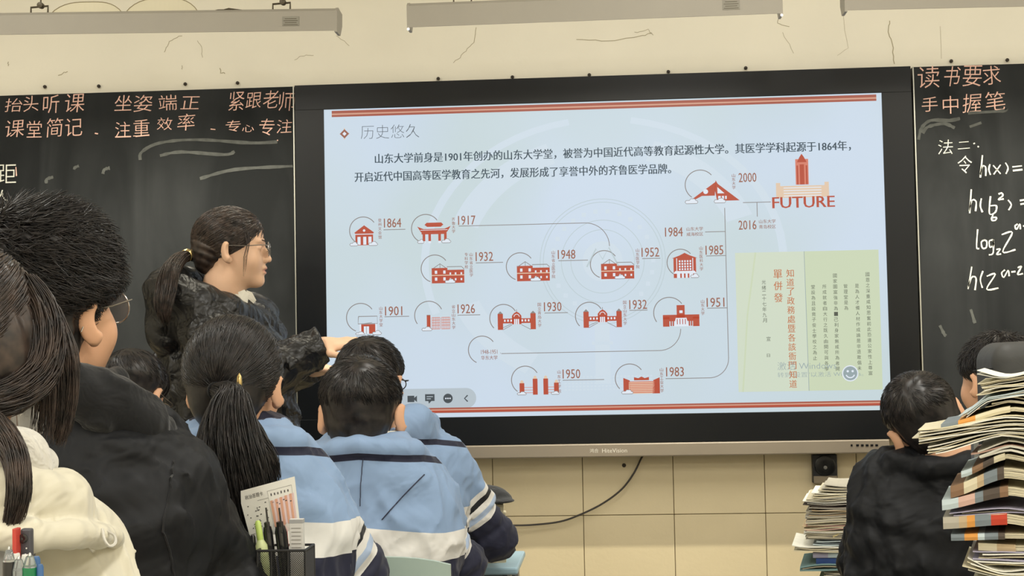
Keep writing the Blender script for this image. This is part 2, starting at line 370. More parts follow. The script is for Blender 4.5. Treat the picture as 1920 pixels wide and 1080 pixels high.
E_red = emis('slide_red', srgb(180, 74, 52)); E_brn = emis('slide_brown', srgb(150, 94, 76)); E_ln = emis('slide_line', srgb(136, 130, 128)); E_txt = emis('slide_text', srgb(52, 72, 86))
E_wht = emis('slide_white', srgb(222, 230, 240)); E_rule = emis('slide_rule', srgb(164, 88, 72)); E_rule2 = emis('slide_rule_gap', srgb(208, 158, 136)); E_pap = emis('slide_paper', srgb(205, 216, 196)); E_pap2 = emis('slide_paper_edge', srgb(200, 212, 182))
E_ink = emis('slide_ink', srgb(78, 84, 74)); E_orange = emis('slide_orange_ink', srgb(190, 110, 66)); E_faint = emis('slide_faint', srgb(204, 218, 229)); E_faint2 = emis('slide_faint_line', srgb(184, 200, 206))
E_gry = emis('slide_grey_text', srgb(148, 164, 168)); E_bar = emis('slide_toolbar', srgb(180, 192, 200)); E_dk = emis('slide_icon', srgb(66, 74, 80)); E_title = emis('slide_title', srgb(92, 100, 108)); E_tan = emis('slide_tan', srgb(222, 196, 170)); E_mid = emis('slide_midred', srgb(210, 124, 104))
SM = [E_red, E_brn, E_ln, E_txt, E_wht, E_rule, E_rule2, E_pap, E_ink, E_orange, E_faint, E_gry, E_bar, E_dk, E_title, E_pap2, E_faint2, E_tan, E_mid]
RED, BRN, LN, TXT, WHT, RULE, RULE2, PAP, INK, ORG, FNT, GRY, BAR, DK, TTL, PAP2, FNT2, TAN, MID = range(19)
class Flat:
    """flat print on the screen; local unit = one photo pixel, x right, y DOWN, around an anchor pixel"""
    def __init__(s, ax=None, ay=None):
        s.mb = MB(); s.set(ax, ay)
    def set(s, ax, ay):
        s.o = px(ax, ay, SY)[[0, 2]] if ax is not None else None; return s
    def w(s, x, y): return (s.o[0]+x*U, s.o[1]-y*U)
    def poly(s, pts, mi=RED, Y=Y2):
        q = [s.w(*p) for p in pts]; s.mb.add([(a-DO[0], Y, b-DO[2]) for a, b in q], [list(range(len(q)))], mi)
    def rect(s, x0, y0, x1, y1, mi=RED, Y=Y2): s.poly([(x0, y0), (x1, y0), (x1, y1), (x0, y1)], mi, Y)
    def line(s, pts, mi=LN, w=1.3, Y=Y2):
        q = [(a-DO[0], b-DO[2]) for a, b in (s.w(*p) for p in pts)]; V, Fc = polystrip(q, w*U, Y); s.mb.add(V, Fc, mi)
    def arc(s, cx, cy, r, a0, a1, mi=LN, w=1.3, Y=Y2, n=32, ry=None):
        ry = ry or r
        s.line([(cx+r*math.cos(math.radians(a)), cy-ry*math.sin(math.radians(a))) for a in np.linspace(a0, a1, n)], mi, w, Y)
    def disc(s, cx, cy, r, mi, Y=Y2, n=20): s.poly([(cx+r*math.cos(2*math.pi*k/n), cy+r*math.sin(2*math.pi*k/n)) for k in range(n)], mi, Y)
    def text(s, t, x, y, h, mi=TXT, Y=Y3, bold=0.0, fit=None, anchor='l'):
        a = s.w(x, y); text2d(s.mb, t, a[0], a[1], h*U, Y, bold=bold, fit=fit*U if fit else None, mi=mi, anchor=anchor, origin=(DO[0], DO[2]))
    def vtext(s, t, x, y, pitch, sz, mi=BRN, bold=0.0):
        for i, ch in enumerate(t): s.text(ch, x, y+pitch*i+sz, sz, mi, bold=bold, fit=sz*.95)
    def build(s, name, parent=scr):
        used = sorted(set(s.mb.m)); mp = {k: i for i, k in enumerate(used)}; s.mb.m = [mp[k] for k in s.mb.m]
        me = pymesh(name, s.mb.v, s.mb.f, False, s.mb.m)
        return link(name, me, [SM[k] for k in used], parent)
# background watermarks: faint rings, gear teeth and buildings
f = Flat(1130, 490)
for r in (60, 78, 112, 118): f.arc(0, 0, r, 0, 360, FNT2, 1.2, Y1, 64)
f.disc(0, 0, 38, FNT, Y1); f.line([(-30, 10), (-12, -24), (0, -4), (12, -26), (30, 10)], FNT2, 3, Y2)
for k in range(26):
    a = math.radians(k*360/26); f.poly([(95*math.cos(a)-4, 95*math.sin(a)-4), (95*math.cos(a)+4, 95*math.sin(a)-4), (95*math.cos(a)+4, 95*math.sin(a)+4), (95*math.cos(a)-4, 95*math.sin(a)+4)], FNT, Y1)
for r0, r1, a0, a1 in ((250, 300, 20, 70), (250, 300, 110, 160), (330, 345, -20, 80), (330, 345, 100, 200), (250, 300, 200, 240)):
    A = np.radians(np.linspace(a0, a1, 18)); pts = [(r0*math.cos(t), -r0*math.sin(t)*.8) for t in A]+[(r1*math.cos(t), -r1*math.sin(t)*.8) for t in A[::-1]]
    f.poly(pts, FNT, Y1)
f.set(830, 700)
for i in range(24):
    for j in range(5): f.rect(230+i*7, 10+j*6, 234+i*7, 13+j*6, FNT, Y1)
f.set(1130, 660); f.rect(-14, -70, 14, 60, FNT, Y1); f.rect(-20, -20, 20, -14, FNT, Y1)
f.build('slide_watermark')
# coloured rules
f = Flat(622, 211); a, b = px(622, 211, SY), px(1643, 183, SY); Lr = (b[0]-a[0])/U
f.rect(0, -3, Lr, 2.2, RULE); f.rect(0, 2.2, Lr, 5, RULE2); f.rect(0, 5, Lr, 9, RULE); f.build('slide_rule')
f = Flat(622, 772); Lr = (px(1662, 756, SY)[0]-px(622, 772, SY)[0])/U
f.rect(0, -4, Lr, -1, RULE); f.rect(0, -1, Lr, 1.2, RULE2); f.rect(0, 1.2, Lr, 4, RED); f.rect(0, 4, Lr, 6, RULE)
f.build('slide_rule')
# title
f = Flat(646, 251); f.poly([(0, -12), (3, -4), (10, 0), (3, 4), (0, 12), (-3, 4), (-10, 0), (-3, -4)], TAN); f.poly([(0, -9), (9, 0), (0, 9), (-9, 0)], BRN, Y3); f.poly([(0, -4), (4, 0), (0, 4), (-4, 0)], WHT, Y4)
f.set(677, 261); f.text('历史悠久', 0, 0, 26, TTL, bold=-.018, fit=112); f.build('slide_title')
f = Flat(703, 306); Lw = (px(1595, 285, SY)[0]-px(703, 306, SY)[0])/U
f.text('山东大学前身是1901年创办的山东大学堂，被誉为中国近代高等教育起源性大学。其医学学科起源于1864年，', 0, 1.5, 19.5, TXT, bold=.03, fit=Lw); f.build('slide_paragraph')
f = Flat(665, 340); Lw = (px(1258, 326, SY)[0]-px(665, 340, SY)[0])/U
f.text('开启近代中国高等医学教育之先河，发展形成了享誉中外的齐鲁医学品牌。', 0, 2, 19.5, TXT, bold=.03, fit=Lw); f.build('slide_paragraph')
# connector lines of the timeline
f = Flat(719, 431); f.line([(0, 0), (42, 0)]); f.build('slide_connector'); f = Flat(860, 424)
f.line([(0, 0), (240, 0)]+[(240+45*math.sin(t), 45-45*math.cos(t)) for t in np.linspace(.1, 1.57, 10)]); f.build('slide_connector')
for a, b, L_ in [(892, 493, 52), (1047, 489, 56), (1204, 485, 34), (1324, 480, 36), (721, 594, 47), (858, 591, 43), (1021, 587, 44), (1180, 582, 34), (1326, 578, 37), (1055, 713, 78), (938, 662, 1)]:
    f = Flat(a, b); f.line([(0, 0), (L_, 0)]); f.build('slide_connector')
f = Flat(940, 663); f.line([(0, 0), (298, 0)]+[(298+40*math.sin(t), -40+40*math.cos(t)) for t in np.linspace(.1, 1.57, 10)]); f.build('slide_connector')
f = Flat(1248, 710); f.line([(0, 0), (82, 0)]+[(82+36*math.sin(t), -36+36*math.cos(t)) for t in np.linspace(.1, 1.57, 10)]+[(118, -318)]); f.build('slide_connector')
f = Flat(1322, 435); f.line([(0, 0), (38, 0)]); f.build('slide_connector'); f = Flat(1393, 380); f.line([(0, 0), (52, 0)]); f.line([(26, 0), (26, 27)])
f.build('slide_connector')
# years and small captions
for t, a, b in [('1864', 720, 427), ('1917', 859, 422), ('1932', 892, 490), ('1948', 1046, 486), ('1952', 1203, 482), ('1985', 1323, 478), ('1984', 1247, 444), ('2000', 1385, 342), ('2016', 1385, 431), ('1901', 722, 592), ('1926', 858, 588), ('1930', 1020, 584), ('1932', 1180, 580), ('1951', 1325, 576), ('1950', 1055, 710), ('1983', 1249, 706)]:
    f = Flat(a, b); f.text(t, 0, 0, 17.5, BRN, bold=.012, fit=33); f.build('slide_year')
f = Flat(902, 664); f.text('1948-1951', 0, 0, 8, BRN, fit=31); f.text('华东大学', 0, 11, 8, BRN, fit=31, bold=.01)
f.build('slide_year')
for t, a, b, p_ in [('登州文会馆', 709, 410, 8), ('齐鲁大学', 847, 408, 7.6), ('山东省立医学', 880, 474, 7.8), ('专科学校', 871, 474, 7.8), ('山东省立医学院', 1034, 470, 7.6), ('山东医学院', 1192, 466, 7.8), ('山东医科大学', 1311, 462, 7.8), ('山东大学', 1372, 326, 7.5), ('山东大学堂', 711, 575, 7.8), ('省立山东大学', 847, 572, 7.8), ('国立青岛大学', 1008, 568, 7.8), ('国立山东大学', 1168, 564, 7.8), ('山东大学', 1314, 562, 7.4), ('山东工学院', 1045, 694, 9), ('山东工业大学', 1237, 690, 7.8)]:
    f = Flat(a, b); f.vtext(t, 0, 0, p_, 6.6, BRN, .012); f.build('slide_caption')
for l1, l2, a, b in [('山东大学', '威海校区', 1287, 433), ('山东大学', '青岛校区', 1423, 419)]:
    f = Flat(a, b); f.text(l1, 0, 0, 7.2, BRN, fit=31, bold=.01); f.text(l2, 0, 10, 7.2, BRN, fit=31, bold=.01); f.build('slide_caption')
# building icons
def cloud(f, x, y, w, h=5):
    pts = [(x, y+h*.5), (x+2, y), (x+w*.35, y), (x+w*.45, y-h*.5), (x+w*.75, y-h*.5), (x+w*.85, y+.5), (x+w-1, y+1), (x+w, y+h*.6), (x+w-2, y+h), (x+2, y+h)]
    f.poly(pts, WHT, Y4); f.line(pts+[pts[0]], LN, 1, Y4-.0002)
def swoop(f, cx, cy, r, a0=35, a1=250): f.arc(cx, cy, r, a0, a1, LN, 1.6)
def icon_hall(f):
    swoop(f, -2, -14, 26); f.poly([(-19, -10), (0, -24), (19, -10), (17, -8), (-17, -8)]); f.rect(-17, -8, 17, 14); f.line([(-17, -7), (17, -7)], WHT, 1.5, Y3)
    for x in (-12, -1, 9): f.rect(x-1, -2, x+5, 13, WHT, Y3)
    f.disc(0, -14, 2.4, WHT, Y3); cloud(f, -28, 10, 16); cloud(f, 8, 10, 18)
def icon_gate(f):
    swoop(f, -16, -15, 27); f.poly([(-18, -22), (-14, -26), (14, -26), (18, -22), (13, -18), (-13, -18)]); f.poly([(-32, -19), (-20, -14), (20, -14), (32, -19), (25, -8), (-25, -8)]); f.line([(-26, -12), (26, -12)], WHT, 1, Y3); f.rect(-24, -8, 24, -4)
    for x in (-22, -11, 8, 19): f.rect(x, -4, x+5, 9); f.rect(x, 9, x+5, 13, WHT, Y3)
    cloud(f, -32, 8, 13); cloud(f, 14, 8, 18)
def icon_block(f):
    swoop(f, -25, -11, 26); f.line([(-30, -10), (-15, -20), (-4, -12)], LN); f.line([(-15, -20), (-15, -12)], LN, 1); f.line([(-2, -14), (26, -14), (31, -9)], LN); f.rect(-31, -12, -1, 17); f.rect(-1, -8, 31, 17); f.line([(-31, 2), (31, 2)], TAN, 1.6, Y3)
    for x in (-25, -9):
        for y in (-7, 6): f.rect(x, y, x+4.5, y+6, WHT, Y3)
    for x in (3, 13, 24):
        for y in (-3, 8): f.rect(x, y, x+3, y+4, WHT, Y3)
    cloud(f, -6, 12, 20)
def icon_hospital(f):
    swoop(f, -8, -8, 25, 40, 240); f.poly([(-24, -16), (-10, -21), (0, -26), (10, -21), (24, -16)]); f.rect(-21, -16, 21, 8); f.line([(-15, -16), (-15, 8)], WHT, 1.5, Y3); f.line([(15, -16), (15, 8)], WHT, 1.5, Y3)
    for i in range(5):
        for j in range(4): f.rect(-11+i*5, -12+j*5, -8+i*5, -8.6+j*5, WHT, Y3)
    f.rect(-21, 8, 21, 21); f.rect(-15, 10, 15, 21, WHT, Y3)
    for x in (-9, -2, 5): f.rect(x, 12, x+3, 21, RED, Y4)
    f.poly([(-18, 8), (18, 8), (22, 13), (-22, 13)], WHT, Y4); cloud(f, 10, 16, 16)
def icon_shed(f):
    swoop(f, -12, -12, 27); f.line([(-16, -14), (20, -14), (20, 0), (-17, 0), (-16, -14)], LN, 1.4); f.rect(-11, 1, 16, 19); f.rect(-6, 5, 4, 19, WHT, Y3); f.line([(-1, 5), (-1, 19)], LN, 1, Y4); f.rect(-14, 0, -11, 19, WHT); f.rect(16, 0, 19, 19, WHT); f.line([(-8, 0), (10, -2)], LN, 1); cloud(f, -22, 17, 18, 4); cloud(f, 10, 16, 18)
def icon_fence(f):
    swoop(f, -18, -14, 27, 25, 215); f.rect(-22, -14, -15, 14); f.rect(-22, -15, -15, -13, BRN, Y3)
    for x0, x1 in ((-12, 3), (6, 22)):
        for i in range(7): f.line([(x0+i*(x1-x0)/6, -10), (x0+i*(x1-x0)/6, 12)], MID, .9)
        for y in (-10, -5, 0, 5, 12): f.line([(x0, y), (x1, y)], MID, .9)
    cloud(f, -32, 10, 20)
def icon_palace(f):
    swoop(f, -25, -10, 26, 30, 225); f.rect(-36, -18, -26, 12); f.rect(26, -18, 36, 12); f.poly([(-36, -18), (-31, -23), (-26, -18)], LN); f.poly([(26, -18), (31, -23), (36, -18)], LN)
    f.rect(-26, -9, 26, 0); [f.rect(x, -7, x+3, -3, WHT, Y3) for x in (-24, -18, -12, 9, 15, 21)]
    f.poly([(-9, 2), (-9, -14), (-5, -19), (0, -22), (5, -19), (9, -14), (9, 2)]); f.arc(0, -12, 5, 0, 180, WHT, 1.2, Y3, 12)
    for x in (-5, -1.5, 2): f.rect(x, -8, x+2.5, 2, WHT, Y3)
    f.line([(-26, 12), (-9, 3)], LN, 1); f.line([(26, 12), (9, 3)], LN, 1); f.line([(-26, 8), (-10, 1)], LN, 1); f.line([(0, -26), (0, -22)], LN, 1)
def icon_tower(f):
    swoop(f, -22, -8, 29, 35, 215); f.rect(-34, -4, 34, 4); f.rect(-34, 0, -22, 18); f.rect(22, 0, 34, 18); f.rect(-8, -22, 7, 6); f.rect(-22, 4, 22, 8)
    f.rect(-3, -12, 3, -7, WHT, Y3); f.poly([(-10, 2), (10, 2), (14, 18), (-14, 18)], WHT, Y3)
    for x in (-8, -3, 2, 7): f.rect(x, 4, x+1.5, 14, RED, Y4)
    for x in (-20, -16, 14, 18): f.rect(x, 6, x+2.5, 17, RED, Y4)
def icon_pillars(f):
    swoop(f, -22, -12, 26, 30, 235)
    for x, t in ((-33, -6), (-8, -14), (12, -14), (32, -6)): f.rect(x, t, x+9, 16); f.poly([(x+1, t), (x+2, t-4), (x+4.5, t-6), (x+7, t-4), (x+8, t)], TAN)
    for x0, x1 in ((-24, -8), (21, 32)):
        for y in (2, 7, 12): f.line([(x0, y), (x1, y)], MID, .9)
    cloud(f, -38, 12, 18, 4); cloud(f, 26, 12, 16, 4)
def icon_steps(f):
    swoop(f, -22, -12, 27, 35, 225); f.poly([(-34, -13), (-22, -8), (-20, 17), (-34, 17)]); f.poly([(34, -13), (22, -8), (20, 17), (34, 17)]); f.poly([(-14, -8), (-14, -14), (-6, -12), (0, -15), (6, -12), (14, -14), (14, -8)])
    f.rect(-24, -6, 24, 17, TAN)
    for i in range(7): f.rect(-24+i*.3, -6+i*3.3, 24-i*.3, -4.2+i*3.3, MID, Y3)
    cloud(f, -38, 12, 22)
def icon_bridge(f):
    swoop(f, 0, 0, 1); f.arc(-23, -9, 28, 40, 235, LN, 1.6)
    f.poly([(-42, 20), (6, -14), (4, 12), (-20, 12), (-36, 20)]); f.disc(-13, 4, 4.6, WHT, Y3); f.poly([(6, -17), (10, -10), (50, 22), (8, 22), (4, 0)]); f.poly([(9, -4), (22, 8), (9, 8)], WHT, Y3); f.rect(10, 13, 15, 19, WHT, Y4); f.rect(17, 13, 21, 19, WHT, Y4); f.rect(23, 13, 26, 19, WHT, Y4); cloud(f, -52, 20, 24, 6); cloud(f, 2, 20, 22, 6)
for fn, a, b in [(icon_hall, 683, 446), (icon_gate, 814, 443), (icon_block, 840, 514), (icon_block, 1000, 510), (icon_block, 1158, 506), (icon_hospital, 1284, 500), (icon_shed, 688, 607), (icon_fence, 822, 605), (icon_palace, 969, 606), (icon_palace, 1130, 602), (icon_tower, 1277, 594), (icon_pillars, 1007, 724), (icon_steps, 1203, 721), (icon_bridge, 1336, 355)]:
    f = Flat(a, b); fn(f); f.build('slide_building_icon')
f = Flat(904, 656); f.arc(0, 0, 26, 35, 245, LN, 1.6); f.build('slide_arc')
f = Flat(1504, 370); f.rect(-48, -22, 50, 0, TAN); f.rect(-48, -28, -40, -22, TAN); f.rect(42, -28, 50, -22, TAN)
for y in (-19, -14, -9, -4): f.rect(-34, y, 36, y+1.6, WHT, Y3)
f.rect(-11, -72, 13, -24, MID); f.rect(-9, -60, -6, -24, RED, Y3); f.rect(8, -60, 11, -24, RED, Y3); f.poly([(-8, -66), (-3, -76), (1, -82), (5, -76), (10, -66)], RED, Y3); f.rect(-3, -62, 5, -24, RED, Y3)
f.set(1448, 391); f.text('FUTURE', 0, 0, 21, RED, bold=.045, fit=115, Y=Y4); f.build('slide_future_tower')
# scanned document
f = Flat(1385, 735); a = px(1385, 735, SY); b = px(1647, 468, SY); Wp, Hp = (b[0]-a[0])/U, (b[2]-a[2])/U
f.poly([(0, 0), (0, -Hp), (128, -Hp), (130, 0)], PAP); f.poly([(128, -Hp), (Wp, -Hp), (Wp, 0), (130, 0)], PAP2); f.line([(128, -Hp), (130, 0)], GRY, 1, Y3)
f.line([(38, -Hp), (20, -Hp*.55), (8, 0)], PAP2, 3, Y3)
f.vtext('知道了政務處暨各該衙門知道', 94, -Hp+33, 17.2, 14.5, ORG, .01); f.vtext('單併發', 70, -Hp+33, 22, 17, ORG, .01)
f.vtext('光緒二十七年九月', 48, -Hp+52, 10.2, 8, INK); f.vtext('日', 54, -Hp+190, 10, 6, INK); f.vtext('宣', 54, -Hp+158, 10, 8, INK)
f.vtext('國恩之深重咸知思奮前此恐邊公家性上尊富', 240, -Hp+42, 10.2, 7.6, INK); f.vtext('是為人才備人材作成論是非退敢倡未', 220, -Hp+63, 10.2, 7.6, INK); f.vtext('管理堂是為', 199, -Hp+63, 10.2, 7.6, INK)
f.vtext('國家圖富強非為一己利身家無咸所為者開', 180, -Hp+43, 10.2, 7.6, INK); f.vtext('所成就者自大行之既久由開可與各學', 160, -Hp+63, 10.2, 7.6, INK); f.vtext('堂設為且設竟子俊士學校之為止', 139, -Hp+63, 10.2, 7.6, INK); f.build('slide_document_scan')
f = Flat(1458, 694); f.text('激活 Windows', 0, 0, 15, GRY, fit=108, bold=-.01, Y=Y4); f.set(1458, 708); f.text('转到"设置"以激活 Windows。', 0, 0, 9.5, GRY, fit=158, bold=-.01, Y=Y4); f.build('slide_activation_notice')
f = Flat(1594, 700); Yq = Y4-.0003; f.disc(0, 0, 15, WHT, Yq); f.disc(0, 0, 13, GRY, Yq-.0003); f.disc(-4.5, -4, 2.2, WHT, Yq-.0006); f.disc(4.5, -4, 2.2, WHT, Yq-.0006); f.arc(0, 0, 8, 200, 340, WHT, 2.2, Yq-.0006); f.build('smiley_button')
# meeting toolbar at the bottom of the screen
f = Flat(892, 746); pts = [(-18+19*math.cos(t), 19*math.sin(t)) for t in np.linspace(-math.pi/2, math.pi/2, 14)]+[(-260, 19), (-260, -19)]
f.poly(pts, BAR, Y1); f.set(772, 748); f.rect(-8, -6, 5, 6, DK); f.poly([(5, -2), (10, -6), (10, 6), (5, 2)], DK)
f.set(806, 747); f.rect(-9, -8, 9, 5, DK); f.poly([(-3, 5), (3, 5), (-2, 10)], DK); f.rect(-6, -4, 6, -2.6, BAR, Y3); f.rect(-6, 0, 2, 1.4, BAR, Y3)
f.set(840, 747); f.disc(0, 0, 9, DK); [f.disc(x, 0, 1.5, WHT, Y3, 8) for x in (-4, 0, 4)]; f.set(874, 747); f.line([(3, -6), (-3, 0), (3, 6)], DK, 2.4); f.build('slide_toolbar')

# socket box below the display
p0, p1 = px(1522, 852, -.03), px(1570, 905, -.03)
so = empty('speaker_box', ((p0[0]+p1[0])/2, -.01, p1[2]), 'small black box with a round dark dial on the wall below the display', 'wall box')
w_, h_ = p1[0]-p0[0], p0[2]-p1[2]
MB().box((0, -.017, h_/2), (w_, .03, h_), bev=.003).build('housing', mat('box_black', srgb(30, 30, 32), .4), so)
MB().lathe([(w_*.42, 0), (w_*.42, -.006), (w_*.36, -.008), (.005, -.004)], (0, -.032, h_*.62), 24, axis='y').build('dial', mat('dial_black', srgb(14, 14, 16), .3), so, smooth=True)
MB().lathe([(.006, 0), (.006, -.003), (.001, -.005)], (0, -.038, h_*.55), 12, axis='y').build('knob', mat('knob_grey', srgb(120, 120, 118), .4), so, smooth=True)
MB().box((0, -.0335, h_*.13), (w_*.94, .002, h_*.24)).build('label_plate', mat('plate_brown', srgb(128, 116, 96), .5), so)
# hanging cable
pts = [px(1209, 850, -.0172), px(1202, 860, -.020), px(1188, 888, -.034), px(1165, 918, -.035), px(1130, 944, -.03), px(1090, 964, -.028), px(1050, 978, -.028), px(1000, 984, -.03), px(960, 985, -.035), px(900, 983, -.04), px(840, 975, -.04)]
pts = catmull(pts, 6)
cable = MB().tube(pts, .0032, 8).build('cable', mat('black_cable', srgb(46, 40, 34), .5), smooth=True); tag(cable, 'thin black cable sagging across the tan tiles below the display', 'cable')

# ================================================================ board lamps
M_lamp = mat('grey_lamp_housing', srgb(160, 154, 142), .55, noise=.02); M_tube = emis('lamp_tube', (1, .95, .85, 1), 2.5); M_chain = mat('dark_bracket', srgb(90, 82, 68), .5, metal=.5)
M_lbl = mat('lamp_label', srgb(142, 138, 126), .6); M_rim = mat('brown_rim', srgb(150, 138, 108), .7); M_spot = emis('lamp_end_glow', (1, .97, .9, 1), 2.0); M_refl = mat('cream_reflector_sheet', srgb(216, 208, 182), .7)
LY = -.60
def board_lamp(x0, y0b, x1, y1b, hpx, label, lab=None, brackets=(), sheets=(), cabl=(), glow=False):
    a, b = px(x0, y0b, LY), px(x1, y1b, LY); L_ = b[0]-a[0]; mid = (a+b)/2; h = hpx/628
    e = empty('board_lamp', (mid[0], LY, mid[2]), label, 'lamp')
    sl = math.atan2(b[2]-a[2], L_); e.rotation_euler = (0, -sl, 0)
    # housing profile (y, z): back plate towards the class, top plate towards the board
    t = .003; prof = [(0, 0), (0, h), (.02, h+.012), (.085, h+.006), (.085, h+.003), (.022, h+.008), (t, h-t), (t, 0)]
    V = [(x, y, z) for x in (-L_/2, L_/2) for y, z in prof]; n = len(prof)
    Fc = [[i, (i+1) % n, n+(i+1) % n, n+i] for i in range(n)]+[list(range(n))[::-1], list(range(n, 2*n))]
    MB().add(V, Fc).build('housing', M_lamp, e)
    for s in (-1, 1):
        V = [(s*L_/2+dx, y, z) for dx in (0, s*.008) for y, z in [(0, -.004), (0, h+.002), (.02, h+.014), (.088, h+.008), (.088, .03), (.06, -.004)]]
        MB().add(V, [[0, 1, 2, 3, 4, 5], [11, 10, 9, 8, 7, 6]]+[[i, (i+1) % 6, 6+(i+1) % 6, 6+i] for i in range(6)]).build('end_cap', M_lamp, e)
        if glow: MB().lathe([(.0004, -.004), (.003, -.0028), (.004, 0), (.003, .0028), (.0004, .004)], (s*(L_/2+.004), -.002, -.006), 10).build('end_leak_glow', M_spot, e, smooth=True)  # glowing beads stand in for light leaking out at the lamp ends
    MB().tube([(-L_/2+.02, .045, h*.62), (L_/2-.02, .045, h*.62)], .011, 12).build('tube', M_tube, e, smooth=True)
    if lab is not None:
        MB().box((lab*L_/2, -.0008, h*.5), (.052, .001, h*.48)).build('rating_label', M_lbl, e)
        m_ = MB(); [m_.box((lab*L_/2, -.0016, h*(.32+.1*k)), (.044-.008*(k % 2), .0004, .0016)) for k in range(4)]; m_.build('label_print', M_chain, e)
    for bx in brackets:
        q = px(bx, 20, LY)[0]-mid[0]; s = MB(); s.tube([(q-.027, .03, h+.0), (q-.027, .03, h+.03), (q+.027, .03, h+.034), (q+.027, .03, h+.0)], .0035, 6); s.build('bracket', M_chain, e)
        MB().lathe([(.001, -.012), (.009, -.010), (.010, 0), (.009, .010), (.001, .012)], (q+.004, .03, h+.036), 12, axis='y').build('bracket_nut', M_chain, e, smooth=True)
        MB().tube([(q+.004, .03, h+.03), (q+.004, .03, ZC-mid[2]-.001)], .0025, 6).build('hanger_rod', M_chain, e)
    for (s0, s1, hh) in sheets:
        q0, q1 = px(s0, 20, LY+.02)[0]-mid[0], px(s1, 20, LY+.02)[0]-mid[0]; V = []; n = 17
        for y in (.022, .025):
            for k in range(n):
                t_ = k/(n-1); V.append((q0+(q1-q0)*t_, y+.02*math.sin(math.pi*t_), h+.004)); V.append((q0+(q1-q0)*t_, y+.02*math.sin(math.pi*t_), h+.004+hh*(1-abs(2*t_-1)**3.0)**.9))
        Fc = []
        for s in (0, 1):
            for k in range(n-1): Fc.append([s*2*n+2*k, s*2*n+2*k+1, s*2*n+2*k+3, s*2*n+2*k+2])
        for k in range(n-1): Fc.append([2*k+1, 2*n+2*k+1, 2*n+2*k+3, 2*k+3])
        sh_ = MB().add(V, Fc).build('reflector_sheet', M_refl, e)
        MB().tube([V[2*k+1] for k in range(n)], .0014, 5).build('sheet_rim', M_rim, sh_, smooth=True)
    for pts in cabl: MB().tube([(px(q, 20, LY)[0]-mid[0], .02, h+z) for q, z in pts], .002, 6).build('lead_wire', M_chain, e, smooth=True)
    al = area('board_lamp_light', (0, 0, 0), (0, 0, 0), L_-.06, .02, LAMP_W*L_, (1, .94, .78)); al.parent = e; al.location = (0, .05, h*.45)
    al.rotation_euler = (math.radians(20), 0, 0); al.data.spread = math.radians(100)
    return e
LAMP_W = 8
board_lamp(-75, 66, 627, 57, 38, 'grey board lamp hanging at the upper left with two domed sheets on top', .77, (66, 523), ((92, 230, .044), (232, 372, .052)), (((380, .003), (405, .012), (430, .012), (455, .003)), ((392, .002), (425, .016), (450, .01), (462, .002))))
board_lamp(768, 51, 1463, 25, 41, 'grey board lamp hanging above the display, in the middle', .74, (866,), ((905, 1180, .012),), glow=True)
board_lamp(1589, 19, 2290, 4, 41, 'grey board lamp hanging at the upper right above the right chalkboard', .2, (1700, 2180))

